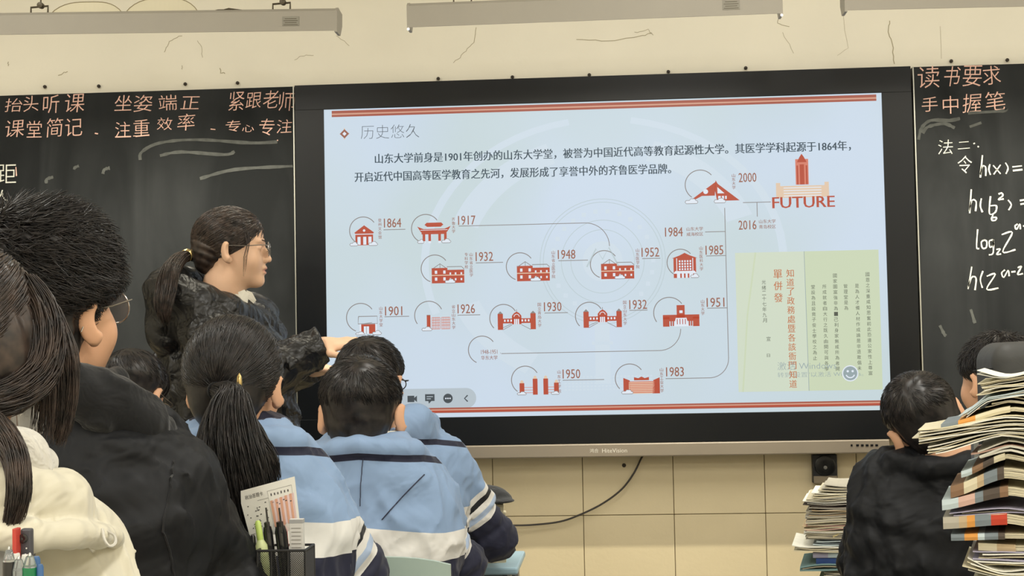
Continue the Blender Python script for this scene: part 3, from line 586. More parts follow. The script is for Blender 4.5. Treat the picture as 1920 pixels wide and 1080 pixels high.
# ================================================================ implicit surfaces -> one continuous mesh
def grid_mesh(fn, lo, hi, h):
    """naive surface nets over a sparsely evaluated signed distance grid"""
    lo = np.asarray(lo, float); hi = np.asarray(hi, float); B = 8; fn_ = fn; fn = lambda q: fn_(q.astype(np.float32))
    nb = np.ceil((hi-lo)/(h*B)).astype(int); n = nb*B
    ii = np.stack(np.meshgrid(*[np.arange(k) for k in nb], indexing='ij'), -1).reshape(-1, 3)
    d = fn(lo+(ii+.5)*B*h); act = np.abs(d) < h*B*.87*1.25+.006
    Fd = np.empty(tuple(n), np.float32)
    Fb = np.where(d < 0, -1.0, 1.0).astype(np.float32).reshape(tuple(nb))
    Fd[:] = np.repeat(np.repeat(np.repeat(Fb, B, 0), B, 1), B, 2)
    loc = np.stack(np.meshgrid(*[np.arange(B)]*3, indexing='ij'), -1).reshape(-1, 3)
    A = ii[act]
    for s in range(0, len(A), 300):
        I = (A[s:s+300, None, :]*B+loc[None]).reshape(-1, 3)
        Fd[I[:, 0], I[:, 1], I[:, 2]] = fn(lo+I*h)
    S = Fd < 0
    S[0] = S[-1] = False; S[:, 0] = S[:, -1] = False; S[:, :, 0] = S[:, :, -1] = False
    c = S.astype(np.uint8); sm = c[:-1]+c[1:]; sm = sm[:, :-1]+sm[:, 1:]; sm = sm[:, :, :-1]+sm[:, :, 1:]
    ce = np.argwhere((sm > 0) & (sm < 8))
    idx = np.full(sm.shape, -1, np.int32); idx[ce[:, 0], ce[:, 1], ce[:, 2]] = np.arange(len(ce))
    off = np.array([[a, b, d_] for a in (0, 1) for b in (0, 1) for d_ in (0, 1)])
    val = np.stack([Fd[ce[:, 0]+o[0], ce[:, 1]+o[1], ce[:, 2]+o[2]] for o in off], 1)
    acc = np.zeros((len(ce), 3)); cnt = np.zeros(len(ce))
    for a in range(8):
        for b in range(a+1, 8):
            if np.abs(off[a]-off[b]).sum() != 1: continue
            va, vb = val[:, a], val[:, b]; m = (va < 0) != (vb < 0)
            t = np.where(m, va/(va-vb+1e-12), 0); acc += np.where(m[:, None], off[a]+(off[b]-off[a])*t[:, None], 0); cnt += m
    V = lo+(ce+acc/np.maximum(cnt, 1)[:, None])*h
    Q = []
    for ax in range(3):
        o1, o2 = [(1, 2), (2, 0), (0, 1)][ax]
        sl = [slice(None)]*3; s2 = [slice(None)]*3; sl[ax] = slice(0, -1); s2[ax] = slice(1, None)
        E = np.argwhere(S[tuple(sl)] != S[tuple(s2)])
        fl = S[tuple(sl)][E[:, 0], E[:, 1], E[:, 2]]
        def cell(da, db):
            q = E.copy(); q[:, o1] -= da; q[:, o2] -= db
            return idx[q[:, 0], q[:, 1], q[:, 2]]
        ok = (E[:, o1] > 0) & (E[:, o2] > 0) & (E[:, o1] < sm.shape[o1]) & (E[:, o2] < sm.shape[o2])
        E = E[ok]; fl = fl[ok]
        q = np.stack([cell(0, 0), cell(1, 0), cell(1, 1), cell(0, 1)], 1)
        q = np.where(fl[:, None], q, q[:, ::-1]); Q.append(q[(q >= 0).all(1)])
    return V, np.concatenate(Q)
def near(P, c, r, fn, *a):
    """evaluate fn only inside a bounding sphere"""
    c = np.asarray(c, np.float32); rr = np.sqrt(((P-c)**2).sum(1)); m = rr < r; o = (rr-r+.05).astype(np.float32)
    if m.any(): o[m] = fn(P[m], *a)
    return o
def smin(a, b, k):
    h = np.maximum(k-np.abs(a-b), 0)/k
    return np.minimum(a, b)-h*h*k*.25
def smax(a, b, k): return -smin(-a, -b, k)
def _rot(P, R): return P if R is None else P@np.asarray(R)
def ell(P, c, r, R=None):
    q = _rot(P-np.asarray(c, np.float32), None if R is None else np.asarray(R, np.float32)); r = np.asarray(r, np.float32)
    k0 = q/r; k1 = k0/r; k0 = np.sqrt(np.einsum('ij,ij->i', k0, k0)); k1 = np.sqrt(np.einsum('ij,ij->i', k1, k1))
    return k0*(k0-1)/np.maximum(k1, 1e-9)
def cone(P, a, b, ra, rb, sq=None, R=None):
    a = np.asarray(a, np.float32); b = np.asarray(b, np.float32); P2 = P
    ba = b-a; t = np.clip(((P2-a)@ba)/max(ba@ba, 1e-12), 0, 1)
    dd = P2-(a+t[:, None]*ba)
    if sq is not None: dd = dd/np.asarray(sq, np.float32)
    return np.sqrt(np.einsum('ij,ij->i', dd, dd))-(ra+t*(rb-ra))
def chain(P, pts, rs, k=.03, sq=None):
    d = None
    for i in range(len(pts)-1):
        e = cone(P, pts[i], pts[i+1], rs[i], rs[i+1], sq); d = e if d is None else smin(d, e, k)
    return d
def wob(P, f, seed=0):
    """cheap smooth wrinkle noise in about -1..1"""
    r = np.random.default_rng(seed); s = 0
    q = (P*np.float32(f)).astype(np.float32)
    for i in range(3):
        k = (r.normal(0, 1, 3)*(1+.5*i)).astype(np.float32); k2 = r.normal(0, .8, 3).astype(np.float32)
        s = s+np.sin(q@k+np.float32(1.6)*np.sin(q@k2+np.float32(r.uniform(0, 6)))+np.float32(r.uniform(0, 6)))/np.float32(1+.3*i)
    return s/np.float32(2.4)
def Rz(a): c, s = math.cos(a), math.sin(a); return np.array([[c, -s, 0], [s, c, 0], [0, 0, 1]])
def Rx(a): c, s = math.cos(a), math.sin(a); return np.array([[1, 0, 0], [0, c, -s], [0, s, c]])
def Ry(a): c, s = math.cos(a), math.sin(a); return np.array([[c, 0, s], [0, 1, 0], [-s, 0, c]])

def sdf_object(name, fn, lo, hi, h, m, parent, attrs=None, proj=0):
    V, Q = grid_mesh(fn, lo, hi, h)
    for _ in range(proj):
        e = h*.5; d = fn(V)
        g = np.stack([fn(V+np.eye(3)[i]*e)-fn(V-np.eye(3)[i]*e) for i in range(3)], 1)/(2*e)
        gn = np.maximum((g*g).sum(1), .25); V = V-np.clip(d/gn, -h, h)[:, None]*g
    me = pymesh(name, V, Q)
    if attrs:
        for k, f in attrs.items():
            a = me.attributes.new(k, 'FLOAT', 'POINT'); a.data.foreach_set('value', np.asarray(f(V), np.float32))
    return link(name, me, m, parent)
def strand_mesh(name, paths, r0, r1, m, parent, nside=3, kind=None):
    """paths (N,K,3): thin tapering locks"""
    P = np.asarray(paths, float); N, K, _ = P.shape
    T = np.gradient(P, axis=1); T /= np.linalg.norm(T, axis=2, keepdims=True)+1e-9
    ref = RNG.normal(0, 1, (N, 1, 3)); A = np.cross(T, ref); A /= np.linalg.norm(A, axis=2, keepdims=True)+1e-9; Bv = np.cross(T, A)
    rr = np.linspace(0, 1, K)[None, :, None]; base = (np.asarray(r0).reshape(-1, 1, 1) if np.ndim(r0) else r0)
    rad = base*(1-rr**2)+r1*rr**2
    V = np.stack([P+rad*(math.cos(2*math.pi*k/nside)*A+math.sin(2*math.pi*k/nside)*Bv) for k in range(nside)], 2).reshape(-1, 3)
    n = np.arange(N)[:, None, None]*K*nside; k = np.arange(K-1)[None, :, None]*nside; s = np.arange(nside)[None, None, :]; s2 = (s+1) % nside
    Q = np.stack([n+k+s, n+k+s2, n+k+nside+s2, n+k+nside+s], -1).reshape(-1, 4)
    o = link(name, pymesh(name, V, Q), m, parent)
    if kind: o['kind'] = kind
    return o

# ---------------------------------------------------------------- a head, in its own frame: x right, y to the face, z up, origin at eye height
def head_sdf(P, face=False, female=False, ear=True):
    d = ell(P, (0, -.016, .034), (.075, .096, .080))
    d = smin(d, ell(P, (0, .026, -.022), (.062, .062, .086)), .03)
    jw = .044 if female else .048
    d = smin(d, ell(P, (0, .030, -.066), (jw, .050, .038)), .03)
    d = smin(d, ell(P, (0, .070, -.098), (.018, .017, .014)), .03)           # chin
    d = smin(d, ell(P, (0, .040, .040), (.054, .041, .046)), .03)            # forehead
    X = np.abs(P[:, 0]); M = np.stack([X, P[:, 1], P[:, 2]], 1)
    d = smin(d, ell(M, (.038, .058, -.034), (.024, .022, .026)), .025)       # cheeks
    d = smin(d, cone(P, (0, -.018, -.05), (0, -.035, -.11), .050, .052), .035)  # neck
    if face:
        d = smax(d, -ell(M, (.031, .094, .000), (.020, .013, .014)), .014)   # sockets
        d = smin(d, cone(M, (.012, .086, .018), (.044, .078, .020), .007, .005), .012)
        d = smin(d, chain(P, [(0, .080, .012), (0, .094, -.012), (0, .103, -.032)], [.007, .008, .0095], .01), .012)
        d = smin(d, ell(M, (.011, .092, -.036), (.007, .009, .007)), .008)
        d = smin(d, ell(P, (0, .086, -.056), (.020, .010, .008)), .010)
        d = smin(d, ell(P, (0, .0895, -.0585), (.021, .0085, .0042)), .006)
        d = smin(d, ell(P, (0, .0870, -.0715), (.018, .0095, .0055)), .006)
        d = smax(d, -ell(P, (0, .101, -.0652), (.019, .012, .0020)), .004)
        d = smin(d, ell(M, (.031, .0775, -.0005), (.0165, .0105, .0095)), .006)
        d = smax(d, -ell(M, (.031, .0955, -.001), (.0125, .0135, .0042)), .003)
    if ear:
        R = Rz(-.70)
        e = ell(M, (.0865, -.014, -.012), (.0075, .019, .031), R)
        e = smax(e, -ell(M, (.0965, -.004, -.009), (.0095, .0105, .0185), R), .006)
        e = smin(e, ell(M, (.080, -.006, -.036), (.009, .009, .011), R), .008)
        d = smin(d, e, .006)
    return d
def head_local(P, c, R): return (P-np.asarray(c, P.dtype))@np.asarray(R, P.dtype)          # R columns = head axes in the world

def skin_mat(name, col, lips=False):
    m = mat(name, col, .48, spec=.35, sss=.06, noise=.04, nscale=14, bump=.08, bscale=180, bdist=.002)
    if lips:
        nt = m.node_tree; N = nt.nodes; L = nt.links; b = N['Principled BSDF']; src = b.inputs['Base Color'].links[0].from_socket
        a = N.new('ShaderNodeAttribute'); a.attribute_name = 'lip'; mx = N.new('ShaderNodeMix'); mx.data_type = 'RGBA'
        L.new(a.outputs['Fac'], mx.inputs[0]); L.new(src, mx.inputs[6]); mx.inputs[7].default_value = srgb(196, 118, 104); L.new(mx.outputs[2], b.inputs['Base Color'])
    return m
M_skin = skin_mat('warm_skin', srgb(222, 172, 138)); M_skinf = skin_mat('fair_skin', srgb(230, 188, 156), True)
def hair_mat(name, c1, c2, rough=.38):
    m = mat(name, c1, rough, spec=.45); nt = m.node_tree; N = nt.nodes; L = nt.links; b = N['Principled BSDF']
    tc = N['Texture Coordinate']; n = N.new('ShaderNodeTexNoise'); n.inputs['Scale'].default_value = 60; L.new(tc.outputs['Object'], n.inputs[0])
    cr = N.new('ShaderNodeValToRGB'); cr.color_ramp.elements[0].position = .35; cr.color_ramp.elements[0].color = c1; cr.color_ramp.elements[1].position = .75; cr.color_ramp.elements[1].color = c2
    L.new(n.outputs[0], cr.inputs[0]); L.new(cr.outputs[0], b.inputs['Base Color']); return m
M_hair = hair_mat('black_hair', srgb(26, 24, 24), srgb(52, 46, 44)); M_hairb = hair_mat('brown_black_hair', srgb(38, 32, 29), srgb(78, 64, 56))

HC = np.array([0, -.018, .030])                          # hair shell centre and radii
def hair_region(P, line=0.0):
    """negative where a short haircut covers the head: behind a slanted line from the forehead over the ear to the nape"""
    a = (P[:, 1]-.083)*.66-(P[:, 2]-.052)*.58+line       # slanted front/side boundary
    b = -(P[:, 2]+.082+line*.5)                          # nape
    c = (P[:, 1]-.002)*.9-(P[:, 2]+.000)*.25-.010 if False else a
    return np.maximum(np.maximum(a, b), c)
TOPF = 0.0
def hair_rad(th, z):
    """shell radii: full on top, cropped close at the sides and the nape"""
    s = np.clip((z+.012)/.055, 0, 1); s = s*s*(3-2*s); k = .22+.78*s
    return k*th*(1+TOPF*np.clip((z-.05)/.06, 0, 1))
def short_hair_fn(th=.012, line=0.0, wave=.002):
    def fn(P):
        k = hair_rad(th, P[:, 2])
        d = ell(P, HC, (.0755, .0965, .0805))-k
        d = smin(d, ell(P, (0, -.045, -.03), (.058, .050, .062))-th*.3, .04)
        d = d+wave*wob(P, 55, 3)
        return smax(d, hair_region(P, line), .008)
    return fn
def scalp_points(n, rad, line=0.0, seed=5):
    r = np.random.default_rng(seed); out = []
    while sum(len(o) for o in out) < n:
        u = r.normal(0, 1, (n*2, 3)); u /= np.linalg.norm(u, axis=1, keepdims=True); p = HC+u*rad
        out.append(u[hair_region(p, line) < -.002])
    return np.concatenate(out)[:n]
def short_strands(n, rad, th, length, lift, whorl, line=0.0, seed=5, K=5, swirl=.5, jit=.25):
    r = np.random.default_rng(seed); rad = np.asarray(rad); u = scalp_points(n, rad, line, seed); w = np.asarray(whorl, float); w /= np.linalg.norm(w)
    t = (u-w)-((u-w)*u).sum(1, keepdims=True)*u; t /= np.linalg.norm(t, axis=1, keepdims=True)+1e-6
    t = t+swirl*np.cross(u, t)+r.normal(0, jit, u.shape); t -= (t*u).sum(1, keepdims=True)*u
    L_ = length*(.6+.6*r.random((n, 1))); lf = lift*(.3+1.2*r.random((n, 1)))
    P = []
    for s in np.linspace(0, 1, K):
        q = u+t*(L_/.09)*s; q /= np.linalg.norm(q, axis=1, keepdims=True)
        zz = HC[2]+q[:, 2:3]*rad[2]; sh = np.clip((zz+.012)/.055, 0, 1); sh = .3+.7*sh*sh*(3-2*sh)
        P.append(HC+q*(np.array([.0755, .0965, .0805])+hair_rad(th, zz)+lf*s**1.4*sh-.001))
    return np.stack(P, 1)
def to_world(P, c, R):
    sh = P.shape; return (P.reshape(-1, 3)@R.T+np.asarray(c)).reshape(sh)

def hand_chain(P, wrist, fwd, up, side, s=1.0, curl=.35, thumb=1, spread=.12):
    """palm, four fingers and a thumb; fwd = towards the finger tips, up = back of the hand, side = towards the thumb"""
    wrist = np.asarray(wrist, float); f = np.asarray(fwd, float); f /= np.linalg.norm(f); u = np.asarray(up, float); u -= (u@f)*f; u /= np.linalg.norm(u); sd = np.cross(f, u)*thumb
    pc = wrist+f*.045*s
    Rm = np.stack([sd, f, u], 1)
    d = ell(P, pc, (.040*s, .050*s, .0145*s), Rm)
    d = smin(d, cone(P, wrist-f*.03*s, wrist+f*.02*s, .026*s, .024*s), .02)
    for i, (off, ln) in enumerate([(.028, .066), (.010, .074), (-.009, .069), (-.027, .054)]):
        a = wrist+f*(.082-.006*abs(i-1))*s+sd*off*s; ang = curl*.6; p = [a]; dirn = f+sd*spread*(1-i*.66)*.5
        for j, fr in enumerate((.45, .32, .26)):
            dv = dirn*math.cos(ang)-u*math.sin(ang); dv /= np.linalg.norm(dv); p.append(p[-1]+dv*ln*fr*s); ang += curl
        p = [wrist+f*.04*s+sd*off*.8*s]+p
        d = smin(d, chain(P, p, [.009*s, .0092*s, .0082*s, .0074*s, .0062*s], .004), .006)
    a = wrist+f*.018*s+sd*.026*s
    d = smin(d, chain(P, [a, a+(f*.5+sd*.8-u*.25)*.032*s, a+(f*.5+sd*.8-u*.25)*.032*s+(f*.9+sd*.35-u*.2)*.028*s, a+(f*.5+sd*.8-u*.25)*.032*s+(f*.9+sd*.35-u*.2)*.05*s], [.0135*s, .0105*s, .009*s, .0075*s], .006), .012)
    return d

# ---------------------------------------------------------------- fabrics
def cloth_mat(name, col, rough=.75, noise=.05, bump=.35, bscale=14, bdist=.02, sheen=.2, fine=True, spec=.3):
    m = mat(name, col, rough, noise=noise, nscale=7, bump=bump, bscale=bscale, bdist=bdist, sheen=sheen, spec=spec, detail=3)
    return m
def uniform_mat():
    m = mat('school_tracksuit', srgb(150, 178, 214), .7, bump=.6, bscale=8, bdist=.03, sheen=.1, spec=.3, detail=3); nt = m.node_tree; N = nt.nodes; L = nt.links; b = N['Principled BSDF']
    def ramp(att, stops, lo, hi):
        a = N.new('ShaderNodeAttribute'); a.attribute_name = att; mr = N.new('ShaderNodeMapRange'); mr.inputs[1].default_value = lo; mr.inputs[2].default_value = hi; L.new(a.outputs['Fac'], mr.inputs[0])
        cr = N.new('ShaderNodeValToRGB'); cr.color_ramp.interpolation = 'CONSTANT'; L.new(mr.outputs[0], cr.inputs[0])
        for i, (v, c) in enumerate(stops):
            p = (v-lo)/(hi-lo)
            if i < 2: e = cr.color_ramp.elements[i]; e.position = p
            else: e = cr.color_ramp.elements.new(p)
            e.color = c
        return cr.outputs[0]
    BL, WH, BK, PB, NV = srgb(138, 163, 198), srgb(226, 224, 220), srgb(30, 31, 36), srgb(172, 190, 218), srgb(36, 38, 58)
    arm = ramp('ua', [(-.5, BL), (0, WH), (.012, BK), (.030, WH), (.044, PB), (.060, WH), (.076, NV)], -.5, .5)
    tor = ramp('ut', [(-.5, BL), (0, WH), (.058, NV)], -.5, .5)
    am = N.new('ShaderNodeAttribute'); am.attribute_name = 'am'; g = N.new('ShaderNodeMath'); g.operation = 'GREATER_THAN'; g.inputs[1].default_value = 0; L.new(am.outputs['Fac'], g.inputs[0])
    mx = N.new('ShaderNodeMix'); mx.data_type = 'RGBA'; L.new(g.outputs[0], mx.inputs[0]); L.new(tor, mx.inputs[6]); L.new(arm, mx.inputs[7])
    # navy piping of the collar seam and the faint back seam
    ac = N.new('ShaderNodeAttribute'); ac.attribute_name = 'uc'; l2 = N.new('ShaderNodeMath'); l2.operation = 'GREATER_THAN'; l2.inputs[1].default_value = 0; L.new(ac.outputs['Fac'], l2.inputs[0])
    m2 = N.new('ShaderNodeMix'); m2.data_type = 'RGBA'; L.new(l2.outputs[0], m2.inputs[0]); L.new(mx.outputs[2], m2.inputs[6]); m2.inputs[7].default_value = NV
    L.new(m2.outputs[2], b.inputs['Base Color']); return m
M_uni = uniform_mat()
M_puff = cloth_mat('black_puffer_fabric', srgb(27, 28, 31), .6, .06, .8, 7, .05, .0, spec=.22)
M_puffs = cloth_mat('shiny_black_puffer', srgb(24, 23, 23), .38, .08, .75, 16, .03, .0, spec=.45)
M_blk = cloth_mat('black_cotton', srgb(18, 19, 22), .8, .08, .4, 20, .02)
M_trou = cloth_mat('navy_trousers', srgb(34, 36, 50), .8); M_shoe = mat('dark_shoe', srgb(50, 50, 54), .5)
M_white_cloth = cloth_mat('white_collar', srgb(226, 220, 204), .8)
M_gold = mat('gold_metal', srgb(212, 186, 128), .25, metal=.9); M_wire = mat('thin_metal_frame', srgb(176, 170, 164), .25, metal=.9); M_lens = mat('spectacle_lens', (1, 1, 1, 1), .02, trans=1.0, spec=.5)

def person(name, label, neck, shL, shR, elL, elR, wrL, wrR, hip, headc, yaw=0, pitch=0, roll=0, hs=1.0, face=False, female=False, jacket='uniform', mj=None,
           arm_r=(.066, .058, .048), chest=(.175, .120), hb=.0045, group=None, stand=False, feet_dy=.30, skin=None, hands=True, handspec=None, jh=.0065, jfn=None, stripe=.13, tz=None, wr_amp=.005, inner=False, seams=False, crz=.006, sd=3):
    root = np.array([hip[0], hip[1], 0.0]); Lc = lambda p: np.asarray(p, float)-root
    e = empty('person', root, label, 'person', group)
    nk, sL, sR, eL, eR, wL, wR, hp, hc = [Lc(p) for p in (neck, shL, shR, elL, elR, wrL, wrR, hip, headc)]
    R = Rz(-math.radians(yaw))@Rx(math.radians(pitch))@Ry(math.radians(roll)); R = R@np.diag([1, 1, 1])
    cfoot = []
    for s in (-1, 1):
        hj = hp+np.array([s*.09, 0, 0])
        if stand: kn = hj+np.array([s*.01, .02, -.42*hp[2]/.9]); an = np.array([hj[0]+s*.01, hj[1]-.01, .08])
        else: kn = hj+np.array([s*.06, .40, .02]); an = np.array([kn[0], kn[1]-feet_dy*.2, .08])
        cfoot.append((hj, kn, an))
    hd = hc
    def body(P):
        d = near(P, hd, .30, lambda Q: head_sdf(head_local(Q, hd, R)/hs, face, female)*hs)
        nb = hd+R@np.array([0, -.032, -.10])*hs
        d = smin(d, cone(P, nb, nk-np.array([0, .0, .06]), .050, .058), .03)
        mid = (nk*.45+hp*.55)
        d = smin(d, cone(P, nk-np.array([0, 0, .16]), mid, .095, .10, (1.25, .85, 1)), .05)
        d = smin(d, cone(P, mid, hp+np.array([0, 0, .03]), .10, .125, (1.2, .9, 1)), .06)
        for sh, el, wr in ((sL, eL, wL), (sR, eR, wR)):
            d = smin(d, chain(P, [nk-np.array([0, 0, .06]), sh, el, wr], [.05, .048, .036, .026], .03), .03)
        for hj, kn, an in cfoot:
            d = smin(d, chain(P, [hj, kn, an], [.085, .058, .040], .03), .04)
            d = smin(d, cone(P, an-np.array([0, .02, .035]), an+np.array([0, .14, -.045]), .036, .030), .03)
        if hands:
            hsps = handspec or {}
            for key, wr, el in (('L', wL, eL), ('R', wR, eR)):
                sp = hsps.get(key); fw = wr-el; fw[2] = 0 if not stand else fw[2]; fw = fw/np.linalg.norm(fw)
                if sp: d = smin(d, near(P, wr, .22, hand_chain, wr, sp['f'], sp['u'], None, 1.0 if not female else .95, sp.get('curl', .35), sp.get('th', 1)), .012)
                else: d = smin(d, near(P, wr, .22, hand_chain, wr, fw, (0, 0, 1), None, 1.0, .35, 1 if key == 'L' else -1), .012)
        return d
    pts = np.array([sL, sR, eL, eR, wL, wR, hp, hd, nk, cfoot[0][2], cfoot[1][2], cfoot[0][1], cfoot[1][1]])
    lo = pts.min(0)-.22; hi = pts.max(0)+.22; lo[2] = max(0.0-.004, lo[2])
    att = {}
    if face: att['lip'] = lambda V: (lambda q: np.clip(1.6-np.abs(np.sqrt((q[:, 0]/.022)**2+((q[:, 2]+.0650)/.0120)**2))*1.5, 0, 1)*(q[:, 1] > .075))(head_local(V, hd, R)/hs)
    bo = sdf_object('body', body, lo, hi, hb, skin or (M_skinf if face else M_skin), e, att)
    mid = nk*.5+hp*.5
    ax_, ay_ = chest
    def fj(P, part=False):
        w = wr_amp*wob(P, 15, 9)-crz*np.maximum(0, 1-np.abs(wob(P*np.float32([1.3, 1.3, .8]), 12, sd))*2.2)**2-crz*.7*np.maximum(0, 1-np.abs(wob(P*np.float32([.8, 1, 1.5]), 21, sd+7))*2.4)**2+wr_amp*.7*wob(P*np.float32([1, 1, 1.6]), 30, 4)
        t = ell(P, nk+np.array([0, .0, -.17]), (ax_+.02, ay_+.005, .19))
        t = smin(t, cone(P, nk+np.array([0, 0, -.20]), hp+np.array([0, -.01, .10]), ay_+.005, ay_+.02, (1.42, 1, 1)), .06)
        t = smin(t, cone(P, nk-np.array([0, .01, .03]), nk-np.array([0, .0, .10]), .07, .10, (1.25, .9, 1)), .05)
        aR = chain(P, [sR, eR, wR], arm_r, .03); aL = chain(P, [sL, eL, wL], arm_r, .03)
        sh = np.minimum(cone(P, nk-np.array([0, 0, .075]), sL, .085, arm_r[0]), cone(P, nk-np.array([0, 0, .075]), sR, .085, arm_r[0]))
        t = smin(t, sh, .05)
        a = np.minimum(aR, aL)
        if part: return t, aL, aR
        # elbow and armpit creases
        d = smin(t, a, .045)+w+.0035*np.exp(-((t-a-.004)/.0035)**2)
        for (s0, s1, wr) in ((sL, eL, wL), (sR, eR, wR)):
            r = np.linalg.norm(P-s1, axis=1); d = d+.004*np.exp(-(r/.11)**2)*np.sin(((P-s1)@((s1-s0)/np.linalg.norm(s1-s0)))*150+2*wob(P, 20, 6))
        for wr, el in ((wL, eL), (wR, eR)):
            f_ = (wr-el)/np.linalg.norm(wr-el); d = smax(d, ((P-wr)@f_)-.01 if True else d, .01) if False else np.where(((P-wr)@f_ > -.0) & (np.linalg.norm(P-wr, axis=1) < .12), np.maximum(d, (P-wr)@f_), d)
        d = smax(d, -(P[:, 2]-(hp[2]-.06)), .02)
        if jfn is not None: d = jfn(P, d, root, nk, R, hd)
        return d
    fk = lambda P: fj(P)
    attj = {}
    if jacket == 'uniform':
        def ua(V):
            t, aL, aR = fj(V, True); o = np.empty(len(V)); r = aR < aL
            for m_, s0, s1 in ((r, sR, eR), (~r, sL, eL)):
                ax = (s1-s0)/np.linalg.norm(s1-s0); o[m_] = (V[m_]-s0)@ax-stripe
            return o
        zb_ = (tz if tz is not None else nk[2]-.32)
        def ut(V): return (zb_-V[:, 2])+.12*np.maximum(.18-np.abs(V[:, 0]-nk[0]), 0)-.0
        def am(V):
            t, aL, aR = fj(V, True); return t-np.minimum(aL, aR)+.004
        def uc(V):
            q = V-nk; r_ = np.hypot(q[:, 0]/1.2, q[:, 1]); return np.where(r_ > .078, .0075-np.abs(q[:, 2]+.020+.10*np.maximum(q[:, 1]+.05, 0)+.08*np.abs(q[:, 0]))-np.where(q[:, 1] > .05, 1, 0), (.02 if inner else -1))
        uc0 = uc
        def uc(V):
            q = V-nk; x, z = q[:, 0], q[:, 2]; bk = (q[:, 1] < 0)
            s = np.full(len(V), -1.0)
            return np.maximum(uc0(V), s) if seams else uc0(V)
        attj = {'ua': ua, 'ut': ut, 'am': am, 'uc': uc}
    lo2 = lo.copy(); lo2[2] = max(hp[2]-.12, 0); hi2 = hi.copy(); hi2[2] = max(nk[2], sL[2], sR[2])+.20
    jk = sdf_object('jacket', fk, lo2, hi2, jh, mj or M_uni, e, attj)
    def tr(P):
        d = None
        for hj, kn, an in cfoot:
            c_ = chain(P, [hj, kn, an+np.array([0, 0, .02])], [.105, .078, .060], .03); d = c_ if d is None else smin(d, c_, .03)
        return smax(smin(d, ell(P, hp, (.17, .125, .11)), .04)+.003*wob(P, 25, 2), -(P[:, 2]-.075), .01)
    lo3 = lo.copy(); hi3 = hi.copy(); hi3[2] = hp[2]+.16
    sdf_object('trousers', tr, lo3, hi3, .012, M_trou, e)
    for hj, kn, an in cfoot:
        def sh_(P): return smax(smin(ell(P, an+np.array([0, .06, -.03]), (.048, .135, .052)), cone(P, an-np.array([0, 0, .03]), an+np.array([0, 0, .0]), .046, .044), .03), -(P[:, 2]-.0), .004)
        sdf_object('shoe', sh_, an+np.array([-.08, -.12, -.09]), an+np.array([.08, .23, .07]), .009, M_shoe, e)
    return e, root, hd, R, hs, nk, fk

def add_hair_short(e, hd, R, hs, m, th, n, length, lift, whorl, line=0.0, seed=5, r0=.0010, h=.004, swirl=.5, jit=.25, wave=.002, K=5):
    f = short_hair_fn(th, line, wave)
    fn = lambda P: f(head_local(P, hd, R)/hs)*hs
    o = sdf_object('hair', fn, hd-.17*hs, hd+.17*hs, h, m, e)
    rad = np.array([.075+th, .096+th, .080+th*1.15])
    S = to_world(short_strands(n, rad, th, length, lift, whorl, line, seed, K, swirl, jit)*hs, hd, R)
    strand_mesh('hair_strands', S, r0*hs, .00025*hs, m, o, kind='stuff')
    return o
def glasses(e, hd, R, hs, m, rx=.0235, rz=.021, thick=.0011, cut=None):
    g = MB(); c0 = lambda s: np.array([s*.0325, .106, -.004])
    for s in (-1, 1):
        ring = [c0(s)+np.array([rx*math.cos(t), -.006*abs(math.cos(t))*0, rz*math.sin(t)]) for t in np.linspace(0, 2*math.pi, 29)]
        g.tube([to_world(p*hs, hd, R) for p in ring], thick, 6, cap=False)
        g.tube([to_world(np.array(p)*hs, hd, R) for p in [(s*.056, .105, .004), (s*.068, .100, .006), (s*.0735, .085, .006), (s*.079, .04, .004), (s*.0835, -.005, .006), (s*.084, -.022, -.006), (s*.080, -.03, -.022)]], thick, 6)
        g.tube([to_world(np.array(p)*hs, hd, R) for p in [(s*.018, .106, -.004), (s*.011, .100, -.010)]], thick*.8, 6)
    g.tube([to_world(np.array(p)*hs, hd, R) for p in [(-.0105, .107, .002), (-.004, .110, .006), (.004, .110, .006), (.0105, .107, .002)]], thick, 6)
    o = g.build('glasses', m, e, smooth=True)
    ln = MB()
    for s in (-1, 1):
        ring = [c0(s)+np.array([rx*.97*math.cos(t), 0, rz*.97*math.sin(t)]) for t in np.linspace(0, 2*math.pi, 25)[:-1]]
        V = [to_world(p*hs, hd, R) for p in ring]+[to_world((p+np.array([0, .0012, 0]))*hs, hd, R) for p in ring]; n = 24
        ln.add(V, [list(range(n)), list(range(2*n-1, n-1, -1))]+[[i, (i+1) % n, n+(i+1) % n, n+i] for i in range(n)])
    ln.build('lens', M_lens, o); return o

# ================================================================ the people
# --- teacher
T = 4.40
hc = at(437, 468, T); TY = 80
def hood_t(P, d, root, nk, R, hd):
    # thick rolled hood lying behind the neck and the coat collar coming round to the front
    c = nk+np.array([-.035, -.035, .012])
    hd_ = None
    pts = [(.085, .10, -.10), (.055, .115, -.01), (-.02, .105, .045), (-.09, .06, .065), (-.105, -.01, .060), (-.10, -.08, .035), (-.05, -.12, .015), (.015, -.125, -.01), (.08, -.09, -.03), (.115, -.02, -.04), (.10, .05, -.09)]
    pts = [c+np.array(p) for p in pts]
    h = chain(P, pts, [.022, .034, .040, .046, .056, .060, .062, .058, .048, .034, .02], .03)
    h = smin(h, ell(P, c+np.array([-.10, -.05, -.065]), (.07, .08, .09)), .04)
    h = h+.004*wob(P, 40, 8)
    return smin(d, h, .02)
sR = at(497, 603, T-.10); sL = at(372, 610, T+.10)
sRt = at(432, 632, T-.17)
